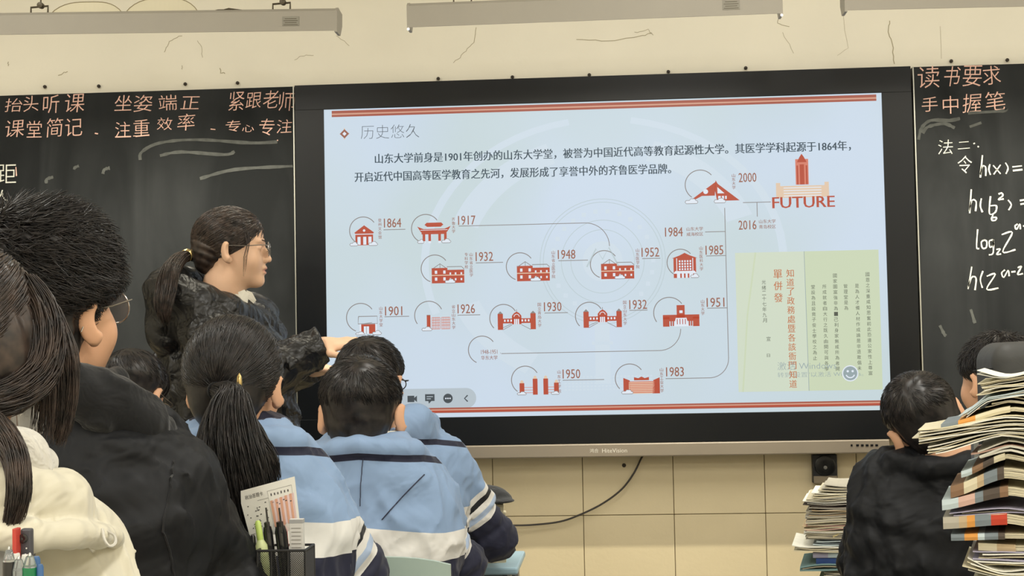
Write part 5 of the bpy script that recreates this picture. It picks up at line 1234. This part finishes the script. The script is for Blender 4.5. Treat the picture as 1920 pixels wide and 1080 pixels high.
# ================================================================ paper piles
PC = {k: mat('paper_'+k, srgb(*c), .85, noise=.05, nscale=30) for k, c in dict(white=(232, 230, 218), cream=(214, 205, 176), news=(196, 188, 164), grey=(176, 170, 156), tan=(190, 168, 134), pale_blue=(190, 204, 208), yellow=(224, 208, 150), blue=(48, 74, 130), teal=(120, 150, 150), lilac=(170, 166, 186), dark=(84, 74, 66), brown=(136, 106, 80), orange=(214, 150, 74), red=(190, 66, 44), pink=(206, 170, 156), slate=(120, 130, 136)).items()}
def sheaf(mb, u, zt, y0, D, t, rr, wave, mi, back=0.0):
    """one bent slab: u samples, zt top heights, front edge y0(u)"""
    n = len(u); V = []; ph = rr.uniform(0, 6); vs = (0, .5, 1)
    for i in range(n):
        for k in vs:
            z = zt[i]+wave*math.sin(ph+u[i]*38+k*2.1)
            V.append((u[i], y0[i]+k*D, z)); V.append((u[i], y0[i]+k*D, z-t))
    F_ = []; m = 6
    for i in range(n-1):
        a = i*m
        for k in (0, 2): F_ += [[a+k, a+m+k, a+m+k+2, a+k+2], [a+k+1, a+k+3, a+m+k+3, a+m+k+1]]
        F_ += [[a, a+1, a+m+1, a+m], [a+4, a+m+4, a+m+5, a+5]]
    F_ += [[0, 2, 3, 1], [2, 4, 5, 3]]; a = (n-1)*m; F_ += [[a, a+1, a+3, a+2], [a+2, a+3, a+5, a+4]]
    mb.add(V, F_, mi); return mb
def pile_item(e0, kind, xl, yl, xc, yc, xr, yr, th, dep, D, cols, label, group, rr, n=6, curl=0.0, cat=None):
    """a booklet or sheaf lying in a pile: upper front edge from pixel (xl,yl) over (xc,yc) to (xr,yr); th in pixels"""
    mpp = dep/F; A = at(xl, yl, dep); t = th*mpp
    az = math.atan2(A[0]-CAM[0], A[1]-CAM[1])+.05; nv = np.array([math.sin(az), math.cos(az), 0]); uv = np.array([math.cos(az), -math.sin(az), 0])
    def onp(x, y):
        d = at(x, y, 1.0)-CAM; s = ((A-CAM)@nv)/(d@nv); q = CAM+d*s-A; return np.array([A[0]+q@uv, A[1], A[2]+q[2]])
    B_, C_ = onp(xc, yc), onp(xr, yr)
    O = np.array([A[0], A[1]+.0, min(A[2], C_[2], B_[2])-t]); e = empty({'book': 'workbook', 'sheaf': 'paper_sheaf', 'sheet': 'paper_sheet'}[kind], O, label, cat or {'book': 'book', 'sheaf': 'papers', 'sheet': 'paper'}[kind], group, rotz=-az)
    def prof(x):
        if x <= B_[0]: s = (x-A[0])/(B_[0]-A[0]+1e-9); return A[2]+(B_[2]-A[2])*(s*s*(3-2*s)*.5+s*.5)
        s = (x-B_[0])/(C_[0]-B_[0]+1e-9); return B_[2]+(C_[2]-B_[2])*(s*s*(3-2*s)*.5+s*.5)
    if kind == 'book':
        us = np.linspace(0, B_[0]-A[0], 9); z = np.array([prof(A[0]+x) for x in us])-O[2]; y0 = .004*np.sin(us*20)
        c = MB(); nseg = len(cols); w_ = .0012
        for j in range(8):
            mi = min(int(j*nseg/8), nseg-1); a, b = j, j+1
            V = []
            for q in (a, b):
                V += [(us[q], y0[q], z[q]), (us[q], y0[q]-.0015, z[q]-t*.5), (us[q], y0[q], z[q]-t), (us[q], D, z[q]-t), (us[q], D, z[q]-t+w_), (us[q], y0[q]+w_, z[q]-t+w_), (us[q], y0[q]+w_, z[q]-w_), (us[q], D, z[q]-w_), (us[q], D, z[q])]
            Fq = [[k, (k+1) % 9, 9+(k+1) % 9, 9+k] for k in range(9)]
            if j == 0: Fq.append(list(range(9))[::-1])
            if j == 7: Fq.append(list(range(9, 18)))
            c.add(V, Fq, mi)
        c.build('cover', [PC[k] for k in cols], e, smooth=False)
        us = np.linspace(.003, C_[0]-A[0], 14); z = np.array([prof(A[0]+x) for x in us])-O[2]-w_*1.1; y0 = np.where(us > (B_[0]-A[0]), .002+.20*(us-(B_[0]-A[0])), .003)
        g = MB(); L_ = max(3, int(t/.0022)); tt = (t-2.4*w_)/L_
        for k in range(L_): sheaf(g, us+rr.uniform(-.001, .001), z-k*tt, y0+rr.uniform(0, .0018), D-.012, tt*.82, rr, .0002, k % 2)
        g.build('pages', [PC['cream'], PC['news']], e)
    else:
        L_ = n; g = MB(); tt = t/L_
        cm = [PC[k] for k in cols]
        for k in range(L_):
            j0 = rr.uniform(-.5, 1)*.012*(0 if kind == 'sheet' else 1); us = np.linspace(j0, C_[0]-A[0], 14)
            z = np.array([prof(A[0]+x) for x in us])-O[2]-k*tt; fall = np.clip(1-(us-us[0])/.06, 0, 1)
            z = z+curl*fall**2*(1-k/L_)
            y0 = np.where(us > (B_[0]-A[0]), .16*(us-(B_[0]-A[0])), 0)+rr.uniform(-.004, .005)
            sheaf(g, us, z, y0, D+rr.uniform(-.01, .01), min(tt*.7, .0012) if kind == 'sheet' else tt*rr.uniform(.45, .85), rr, .0016 if kind == 'sheaf' else .0002, k % len(cm))
        g.build('sheets', cm, e)
    return e
rr = random.Random(3)
G1 = 'papers and books of the tall right pile'; D1 = 2.2
TALL = [
 ('sheet', 1832, 704, 1880, 708, 1975, 688, 3, ['white'], 'loose white sheet curling up on top of the tall right pile', 2, .008),
 ('sheaf', 1835, 722, 1880, 712, 1985, 698, 20, ['cream', 'news', 'white'], 'cream folded test papers just under the top sheet of the tall right pile', 7, .004),
 ('sheaf', 1798, 778, 1856, 742, 1985, 724, 12, ['pale_blue', 'white'], 'pale blue glossy leaflet sloping out of the tall right pile', 4, .0),
 ('sheaf', 1850, 748, 1892, 740, 1990, 752, 18, ['grey', 'news'], 'grey brown magazine below the pale blue leaflet', 6, .0),
 ('book', 1764, 796, 1894, 762, 1990, 772, 11, ['slate', 'orange', 'cream', 'cream', 'cream'], 'workbook with orange and cream spine high in the tall right pile', 0, 0),
 ('sheaf', 1716, 807, 1892, 780, 1990, 786, 26, ['cream', 'white', 'news'], 'thick sheaf of white papers sticking out farthest left', 9, .0),
 ('sheaf', 1742, 838, 1880, 806, 1990, 818, 14, ['white', 'cream'], 'long white sheets drooping left below the thick sheaf', 5, .0),
 ('sheaf', 1822, 846, 1893, 826, 1990, 850, 20, ['white', 'pink', 'white'], 'rolled white paper with pinkish inside in the tall right pile', 4, .0),
 ('book', 1802, 884, 1884, 850, 1990, 872, 12, ['pale_blue', 'brown', 'dark', 'cream'], 'thin workbook with pale blue and dark spine under the rolled paper', 0, 0),
 ('book', 1782, 912, 1882, 876, 1990, 892, 22, ['brown', 'cream', 'tan', 'slate', 'dark'], 'curled brown and cream magazine at the middle of the tall right pile', 0, 0),
 ('book', 1766, 938, 1890, 912, 1990, 930, 19, ['pale_blue', 'pink', 'slate', 'dark', 'brown'], 'thick book with pale blue, pink and brown spine', 0, 0),
 ('sheaf', 1788, 962, 1890, 952, 1990, 962, 8, ['lilac', 'grey'], 'thin lilac booklet between two thick books', 3, .0),
 ('book', 1768, 970, 1888, 962, 1990, 982, 22, ['grey', 'tan', 'orange', 'slate', 'red', 'red'], 'book with orange and red spine in the tall right pile', 0, 0),
 ('book', 1783, 1002, 1884, 1000, 1990, 1004, 12, ['slate', 'orange', 'pale_blue', 'slate', 'dark'], 'thin workbook with yellow and pale blue spine', 0, 0),
 ('book', 1834, 1018, 1904, 1022, 1990, 1024, 14, ['cream', 'tan'], 'plain cream book low in the tall right pile', 0, 0),
 ('sheaf', 1830, 1038, 1890, 1036, 1990, 1038, 26, ['lilac', 'white', 'dark', 'cream'], 'crumpled lilac and white papers near the frame bottom', 8, .004),
 ('sheaf', 1806, 1060, 1880, 1070, 1990, 1066, 14, ['white', 'cream'], 'white papers with one pointed corner at the very bottom right', 5, .012),
 ('sheaf', 1820, 1084, 1890, 1084, 1990, 1084, 40, ['cream', 'news', 'grey'], 'thick bundle of papers below the pointed white papers', 9, .0),
 ('sheaf', 1825, 1126, 1890, 1126, 1990, 1126, 48, ['news', 'cream', 'white'], 'lowest thick bundle of papers of the tall right pile', 9, .0),
]
for k_, xl, yl, xc, yc, xr, yr, th, cols, lab, n, curl in TALL:
    pile_item(None, k_, xl, yl, xc, yc, xr, yr, th, D1, .24, cols, lab, G1, rr, n or 6, curl)
zt_ = at(1880, 1175, D1)[2]
cx_ = at(1880, 900, D1)[0]
desk(cx_-.12, cx_+.48, at(1880, 900, D1)[1]-.06, at(1880, 900, D1)[1]+.34, zt_-.001, 'school desk under the tall right pile of papers')
tag(MB().box((cx_+.075, at(1880, 900, D1)[1]-.012, at(1900, 1056, D1)[2]), (.012, .006, .055), bev=.002).build('bookmark_card', PC['red']), 'red card standing against the tall right pile at the frame edge', 'card')
# middle pile, on a stool
G2 = 'papers and books of the lower middle pile'; D2 = 4.05; rr = random.Random(8)
ordn = ['topmost', 'second', 'third', 'fourth', 'fifth', 'sixth', 'seventh', 'eighth', 'ninth', 'tenth', 'eleventh', 'twelfth', 'thirteenth', 'fourteenth', 'fifteenth', 'sixteenth', 'seventeenth']
MID_ = [(1538, 912, 10, ['grey', 'news'], .004), (1522, 925, 8, ['white', 'cream'], 0), (1512, 935, 7, ['news', 'white'], 0), (1509, 942, 7, ['white', 'dark'], .003), (1520, 950, 8, ['dark', 'grey'], 0), (1514, 959, 9, ['tan', 'news', 'grey'], .004),
        (1512, 968, 8, ['grey', 'news'], 0), (1506, 977, 8, ['grey', 'cream'], 0), (1503, 986, 9, ['pink', 'tan', 'cream'], 0), (1506, 996, 8, ['news', 'white'], 0), (1509, 1005, 8, ['news', 'grey'], .003), (1524, 1014, 10, ['slate', 'pale_blue'], .006)]
for i, (xl, y, th, cols, curl) in enumerate(MID_):
    pile_item(None, 'sheaf', xl, y, 1590, y-rr.uniform(0, 3), 1682, y-1, th*1.05, D2, .26, cols, '%s bundle from the top of the middle paper pile' % ordn[i], G2, rr, 4, curl)
pile_item(None, 'sheaf', 1564, 997, 1590, 991, 1640, 985, 4, D2-.015, .10, ['yellow'], 'yellow sheet folded out of the middle paper pile', G2, rr, 2, -.012)
pile_item(None, 'sheaf', 1488, 1026, 1545, 1026, 1682, 1026, 10, D2, .26, ['white', 'cream'], 'fat white pad sticking out left of the middle paper pile', G2, rr, 4, .008)
pile_item(None, 'book', 1524, 1036, 1600, 1036, 1682, 1036, 10, D2, .26, ['lilac', 'pale_blue', 'grey'], 'pale lilac workbook under the fat white pad', G2, rr)
pile_item(None, 'book', 1530, 1047, 1640, 1047, 1682, 1047, 11, D2, .26, ['blue', 'blue', 'blue'], 'dark blue folder low in the middle paper pile', G2, rr)
pile_item(None, 'sheaf', 1503, 1060, 1560, 1058, 1682, 1058, 12, D2, .26, ['teal', 'news', 'teal'], 'grey teal booklet sticking out under the blue folder', G2, rr, 3, -.004)
pile_item(None, 'sheaf', 1545, 1071, 1590, 1071, 1682, 1071, 14, D2, .26, ['cream', 'news', 'grey'], 'cream newspapers at the foot of the middle paper pile', G2, rr, 5, 0)
pile_item(None, 'sheaf', 1530, 1086, 1590, 1086, 1682, 1086, 60, D2, .26, ['cream', 'news', 'grey'], 'lowest thick paper block of the middle pile', G2, rr, 9, 0)
zb_ = at(1600, 1147, D2)[2]; sp = at(1606, 1000, D2)
st = empty('stool', (sp[0], sp[1]+.14, 0), 'low stool carrying the middle paper pile', 'stool')
MB().box((0, 0, zb_-.014), (.36, .34, .024), bev=.006).build('seat', M_seat, st)
for sx in (-1, 1):
    for sy in (-1, 1): MB().tube([(sx*.13, sy*.13, zb_-.03), (sx*.16, sy*.15, 0)], .010, 8).build('leg', M_leg, st, smooth=True)
# things beside the front-row boy
D3 = 4.22; rr = random.Random(5); G3 = 'books beside the front-row boy'
zC = .6055
def zpx(z, d): return 669+(1.188-z)/d*F
yd = zpx(zC, D3)+4
for i, (y0, th, cols, lab) in enumerate([(yd-24, 23, ['cream', 'tan'], 'cream book lying lowest beside the front-row boy'), (yd-47, 22, ['dark', 'brown'], 'dark brown book second from below beside the front-row boy'), (yd-69, 21, ['yellow', 'tan'], 'yellow book third from below beside the front-row boy'), (yd-90, 20, ['tan', 'brown'], 'tan workbook fourth from below beside the front-row boy'), (yd-112, 21, ['slate', 'grey'], 'slate grey book just under the black cap')]):
    pile_item(None, 'book', 872, y0, 930, y0, 948-2*(i % 2)-(6 if i == 4 else 0), y0+1, th, D3, .18, cols, lab, G3, rr)
cp = at(915, yd-113, D3)
cap = empty('cap', (cp[0]-.02, cp[1]+.07, cp[2]), 'black cap lying on top of the books beside the front-row boy', 'cap')
def capf(P): return smax(smin(ell(P, (0, 0, .0), (.085, .085, .048)), ell(P, (.035, -.05, .006), (.06, .06, .008)), .01), -(P[:, 2]-.001), .002)+.001*wob(P, 60, 2)
sdf_object('crown', capf, (-.12, -.14, -.01), (.12, .12, .07), .004, M_blk, cap)
# dark panel behind the tall pile
q0, q1 = at(1859, 664, 2.72), at(1995, 664, 2.72); q2 = at(1859, 790, 2.72)
bagp = empty('bag', ((q0[0]+q1[0])/2, q0[1], q2[2]), 'dark grey rounded bag standing behind the tall right paper pile', 'bag')
def bagf(P):
    w = (q1[0]-q0[0])/2; h = (q0[2]-q2[2]); t_ = h+.02+.10*(P[:, 0]+w)*.35
    dx = np.abs(P[:, 0])-w+.035; dz = np.maximum(P[:, 2]-t_+.035, -P[:, 2]+.035); dy = np.abs(P[:, 1]-.06)-.05
    return np.sqrt(np.maximum(dx, 0)**2+np.maximum(dz, 0)**2+np.maximum(dy, 0)**2)-.035*np.where(dy > 0, 1, 1)+np.minimum(np.maximum(dx, np.maximum(dy, dz)), 0)
sdf_object('bag_body', bagf, (-.13, -.06, -.03), (.13, .18, .26), .004, mat('dark_grey_nylon', srgb(62, 62, 61), .6, bump=.1), bagp)
MB().tube([(-.10, -.0, q0[2]-q2[2]-.03), (.10, -.0, q0[2]-q2[2]-.01)], .0015, 6).build('zip', M_blk, bagp, smooth=True)
bz = q2[2]
desk(q0[0]-.03, q1[0]+.12, q0[1]-.02, q0[1]+.15, bz-.001, 'tall stand under the dark grey bag')

# ================================================================ pen cup with the answer card
DP = 2.3; c0 = at(482, 1033, DP); c1 = at(573, 1033, DP); Wc = c1[0]-c0[0]; Hc = .10; Dc = .07; zr = c0[2]
CO = np.array([(c0[0]+c1[0])/2, c0[1]+Dc/2, zr-Hc])
cup = empty('pen_holder', CO, 'black wire mesh pen holder with two compartments beside the big boy', 'pen holder')
M_wireb = mat('black_wire', srgb(38, 38, 40), .45, metal=.3)
w2, d2 = Wc/2, Dc/2
rim = [(-w2, -d2, Hc), (w2, -d2, Hc), (w2, d2, Hc), (-w2, d2, Hc), (-w2, -d2, Hc)]
MB().tube(rim, .0022, 6).build('rim', M_wireb, cup, smooth=True)
MB().tube([(p[0], p[1], .002) for p in rim], .0022, 6).build('base_ring', M_wireb, cup, smooth=True)
MB().box((0, 0, .0012), (Wc, Dc, .0016)).build('base', M_wireb, cup)
for x, y in ((-w2, -d2), (w2, -d2), (w2, d2), (-w2, d2), (w2*.28, -d2), (w2*.28, d2), (-w2*.42, -d2)): MB().tube([(x, y, 0), (x, y, Hc)], .0018, 6).build('upright', M_wireb, cup, smooth=True)
mb = MB(); s_ = .0034
def lattice(mb, f3, W_, H_):
    for k in range(int((W_+H_)/s_)):
        a = k*s_
        x0, z0 = (a, 0) if a < W_ else (W_, a-W_); x1, z1 = (0, a) if a < H_ else (a-H_, H_)
        mb.tube([f3(x0, z0), f3(x1, z1)], .00042, 3, cap=False); mb.tube([f3(W_-x0, z0), f3(W_-x1, z1)], .00042, 3, cap=False)
lattice(mb, lambda u, v: (-w2+u, -d2, v), Wc, Hc); lattice(mb, lambda u, v: (-w2, -d2+u, v), Dc, Hc); lattice(mb, lambda u, v: (w2, -d2+u, v), Dc, Hc); lattice(mb, lambda u, v: (w2*.28, -d2+u, v), Dc, Hc)
tag(mb.build('wire_mesh', M_wireb, cup), kind='stuff')
zdk = zr-Hc-.032
for i in range(2):
    tag(MB().box((CO[0]+.01*i, CO[1]+.02, zdk+.0082+i*.016), (.19, .26, .0152), bev=.002).build('notebook', [PC['slate'], PC['cream']][i]), ['slate notebook lying on the desk under the pen holder', 'cream notebook directly under the pen holder'][i], 'notebook')
desk(CO[0]-.06, CO[0]+.36, CO[1]-.12, CO[1]+.20, zdk, 'school desk carrying the wire mesh pen holder')
# pens: axis from base point to tip
def orient(e, a, b):
    v = Vector([float(c) for c in (np.asarray(b)-np.asarray(a))]); e.rotation_euler = v.to_track_quat('Z', 'Y').to_euler(); return v.length
def pen(name, a, b, r, parts, label, cat='pen'):
    e = empty(name, a, label, cat); L_ = orient(e, a, b)
    for nm, prof, m in parts: MB().lathe([(q[0]*r, q[1]*L_) for q in prof], (0, 0, 0), 16).build(nm, m, e, smooth=True)
    return e
M_bkp = mat('black_pen_plastic', srgb(30, 30, 33), .2, coat=.5); M_clear = mat('clear_plastic', srgb(225, 230, 230), .08, trans=.85); M_lime = mat('lime_plastic', srgb(196, 220, 120), .3); M_limew = mat('pale_lime_body', srgb(216, 226, 170), .3)
M_redp = mat('red_plastic', srgb(196, 70, 60), .3); M_tip = mat('metal_tip', srgb(180, 180, 176), .25, metal=.9); M_green = mat('green_plastic', srgb(30, 120, 76), .3); M_bluep = mat('blue_plastic', srgb(60, 100, 150), .3); M_whp = mat('white_plastic', srgb(232, 232, 226), .35)
hl = pen('highlighter', at(503, 1115, DP+.03), at(483, 976, DP+.03), .0085, [('body', [(.7, 0), (1, .02), (1.15, .45), (1.15, .66), (.62, .74), (.60, .745)], M_limew), ('cap', [(.62, .742), (.58, .97), (.3, 1.0)], M_lime)], 'lime yellow highlighter standing in the wire pen holder')
MB().box((0, -.0098, .068), (.005, .0006, .026)).build('print', M_bkp, hl)
for (a, b, r, lab) in [((516, 1110), (500, 978), .0075, 'slim black pen with a clicker next to the highlighter'), ((541, 1110), (524, 977), .0095, 'thick black capped pen in the middle of the wire holder')]:
    pe = pen('pen', at(*a, DP+.04), at(*b, DP+.04), r, [('barrel', [(.5, 0), (.9, .05), (1, .3), (1, .85), (.8, .93)], M_bkp), ('clicker', [(.6, .925), (.6, .99), (.3, 1.0)], M_bkp)], lab)
    MB().box((r*1.35, -.001, .115), (.0012, .003, .04), bev=.0005).build('clip', M_bkp, pe)
pen('pen', at(545, 1105, DP+.055), at(533, 985, DP+.055), .004, [('barrel', [(.5, 0), (1, .05), (1, .9), (.3, 1.0)], M_redp)], 'red pen behind the thick black pen')
pen('pen', at(482, 1100, DP+.035), at(474, 1003, DP+.035), .004, [('barrel', [(.5, 0), (1, .05), (1, .95), (.6, 1.0)], M_bkp)], 'short black pen leaning at the left rim of the wire holder')
b0 = at(557, 1002, DP+.022)
bx = empty('eraser_box', (b0[0], b0[1], zr-Hc+.0022), 'white and grey striped paper box standing in the right compartment', 'box'); hb_ = at(557, 973, DP+.022)[2]-(zr-Hc+.002)
MB().box((0, 0, hb_/2), (.0215, .014, hb_), bev=.0008).build('carton', mat('carton_white', srgb(206, 204, 200), .6), bx)
MB().box((0, 0, hb_-.0035), (.0218, .0143, .0065), bev=.0005).build('carton_lid', mat('carton_grey', srgb(160, 160, 160), .6), bx)
for k in range(7): MB().box((0, -.0074, hb_-.014-.006*k), (.015, .0003, .0006)).build('print_line', M_chain, bx)
# answer card
TLc, TRc, BRc, BLc = at(446, 922, DP+.062), at(553, 893, DP+.062), at(564, 990, DP+.062), at(470, 1012, DP+.062)
crd = empty('answer_card', (TLc[0], TLc[1], BLc[2]), 'white printed answer card with orange columns stuck upright in the pen holder', 'card'); CDO = np.array(crd.location)
def cpt(u, v, off=0.0):
    a = TLc*(1-u)*(1-v)+TRc*u*(1-v)+BRc*u*v+BLc*(1-u)*v
    return a-CDO+np.array([0, -off-.004*math.sin(u*2.4), 0])
V = []; Fc = []; nu, nv = 10, 4
for s in (0, -.0005):
    for j in range(nv+1):
        for i in range(nu+1):
            u, v = i/nu, j/nv; 
            if i == 0 and j == 0: u = .05
            V.append(cpt(u, v, s))
nn = (nu+1)*(nv+1)
for s in (0, 1):
    for j in range(nv):
        for i in range(nu): a = s*nn+j*(nu+1)+i; q = [a, a+1, a+nu+2, a+nu+1]; Fc.append(q if s else q[::-1])
MB().add(V, Fc).build('card_sheet', mat('card_white', srgb(236, 234, 226), .8), crd)
M_ocol = mat('orange_print', srgb(222, 168, 142), .8); M_pkc = mat('pink_print', srgb(232, 206, 206), .8); M_ipr = mat('ink_print', srgb(78, 74, 74), .8)
def quad(mb, u0, v0, u1, v1, mi=0, off=.0006): mb.add([cpt(u0, v0, off), cpt(u1, v0, off), cpt(u1, v1, off), cpt(u0, v1, off)], [[0, 1, 2, 3]], mi)
for k in range(5):
    m_ = MB(); quad(m_, .52+.088*k, .34-.01*k, .52+.088*k+.045, .86); m_.build('orange_column', M_ocol, crd)
    m_ = MB(); quad(m_, .565+.088*k, .34-.01*k, .565+.088*k+.040, .84); m_.build('pink_column', M_pkc, crd)
m_ = MB(); r5 = random.Random(2)
for k in range(26):
    u = r5.choice([.06, .10, .14, .22, .26, .30, .42]); v = r5.uniform(.32, .8); quad(m_, u, v, u+r5.uniform(.012, .045), v+.018)
for k in range(6):
    u = .55+.06*k; quad(m_, u, .20+.004*(k % 3), u+.02, .25); quad(m_, u+.02*(k % 2), .37+.03*(k % 3), u+.03+.02*(k % 2), .39+.03*(k % 3))
quad(m_, .03, .90, .98, .91); quad(m_, .5, .14, .93, .145); quad(m_, .5, .14, .503, .86); quad(m_, .93, .14, .933, .86); quad(m_, .30, .27, .5, .275)
m_.build('small_print', M_ipr, crd)['kind'] = 'stuff'
V2, F2 = glyphs('政治答题卡', .0); V2 = V2-V2.min(0); V2 = V2/V2.max(0)
MB().add([cpt(.10+.32*v[0], .20-.085*v[1]+.0, .0007) for v in V2], F2).build('card_title', M_ipr, crd)

# ================================================================ pens at the lower left corner
DQ = 1.36; zq = at(0, 1080, DQ)[2]
hq = at(30, 1130, DQ); HB = .86
hold = empty('pen_cup', (hq[0]-.02, hq[1]+.02, HB), 'clear plastic desk organiser at the lower left corner', 'organiser')
MB().box((0, 0, .001), (.13, .07, .002)).build('base', M_clear, hold)
zs = at(10, 1003, DQ)[2]-HB; zs2 = at(10, 990, DQ)[2]-HB
MB().box((-.017, .030, zs2/2), (.072, .002, zs2), bev=.0006).build('rear_panel', mat('smoky_plastic', srgb(150, 150, 148), .2), hold)
MB().box((.0125, .020, zs/2), (.0115, .0016, zs), bev=.0005).build('middle_panel', mat('frosted_plastic', srgb(176, 172, 166), .25), hold)
for x in (-.064, .064): MB().box((x, 0, .035), (.0016, .07, .07), bev=.0004).build('side_panel', M_clear, hold)
MB().box((0, -.034, .03), (.128, .0016, .06), bev=.0004).build('front_panel', M_clear, hold)
for i, (z0, z1, k) in enumerate([(.752, .788, 'blue'), (.789, .825, 'cream'), (.826, .8585, 'slate')]):
    tag(MB().box((hq[0]-.02, hq[1]-.055, (z0+z1)/2), (.26-.01*i, .19, z1-z0-.0006), bev=.002).build('textbook', PC[k]), '%s textbook in the short stack under the desk organiser' % ['blue', 'cream', 'slate'][i], 'book')
desk(hq[0]-.42, hq[0]+.16, hq[1]-.30, hq[1]+.05, .7515, 'school desk below the lower left corner')
rb = at(31, 990, DQ+.01)
tag(MB().box((rb[0], rb[1]+.0, (rb[2]+HB+.0025)/2), (.0036, .012, rb[2]-HB-.0025), bev=.0006).build('ruler', M_redp), 'red plastic strip standing in the desk organiser', 'ruler')
ph0, ph1 = at(36, 992, DQ+.012), at(57, 992, DQ+.012)
ph = empty('dark_case', ((ph0[0]+ph1[0])/2, ph0[1]+.006, HB+.0022), 'dark grey flat case with a round hole standing in the organiser', 'case'); hh_ = ph0[2]-HB-.0022
MB().box((0, 0, hh_/2), (ph1[0]-ph0[0], .008, hh_), bev=.0018).build('case_body', mat('case_grey', srgb(72, 72, 78), .4), ph)
MB().lathe([(.0045, 0), (.0045, -.0008), (.0034, -.0012), (.001, -.0004)], (-.0022, -.0041, hh_-.009), 16, axis='y').build('hole_ring', M_bkp, ph, smooth=True)
for k in range(3): MB().lathe([(.0008, 0), (.0006, -.0004)], (.0008-.001*(k % 2), -.0041, hh_-.018-.0055*k), 8, axis='y').build('rivet', M_whp, ph)
def gel(a, b, barrel, lab, r=.0058, cone_m=None):
    pen('gel_pen', at(*a, DQ-.01), at(*b, DQ-.01), r, [('barrel', [(.9, 0), (1, .02), (1, .895), (.98, .90)], barrel), ('cone', [(.96, .90), (.55, .972), (.36, .978)], cone_m or M_clear), ('tip', [(.3, .976), (.22, .99), (.08, 1.0)], M_tip)], lab)
gel((16, 1310), (17, 1024), M_bkp, 'black gel pen standing tip up at the far lower left')
gel((34, 1310), (35, 1042), M_clear, 'clear gel pen with black refill tip in the organiser', .0062)
gel((54, 1310), (56, 1036), M_green, 'green gel pen with clear cone in the organiser', .0066)
pen('pen', at(74, 1310, DQ), at(68, 1043, DQ), .0036, [('barrel', [(1, 0), (1, .98), (.7, 1.0)], M_bluep)], 'slim blue pen right of the green gel pen')
pen('pen', at(78, 1310, DQ-.01), at(75, 1058, DQ-.01), .0032, [('barrel', [(1, 0), (1, .98), (.7, 1.0)], M_bluep)], 'short light blue pen at the right of the organiser')
pen('pen', at(30, 1300, DQ+.005), at(31, 1037, DQ+.005), .0035, [('barrel', [(1, 0), (1, .97), (.8, 1.0)], M_whp)], 'white pen cap between the black and clear pens')
pen('pen', at(46, 1300, DQ+.004), at(47, 1040, DQ+.004), .0035, [('barrel', [(1, 0), (1, .97), (.8, 1.0)], M_whp)], 'white pen cap left of the green gel pen')
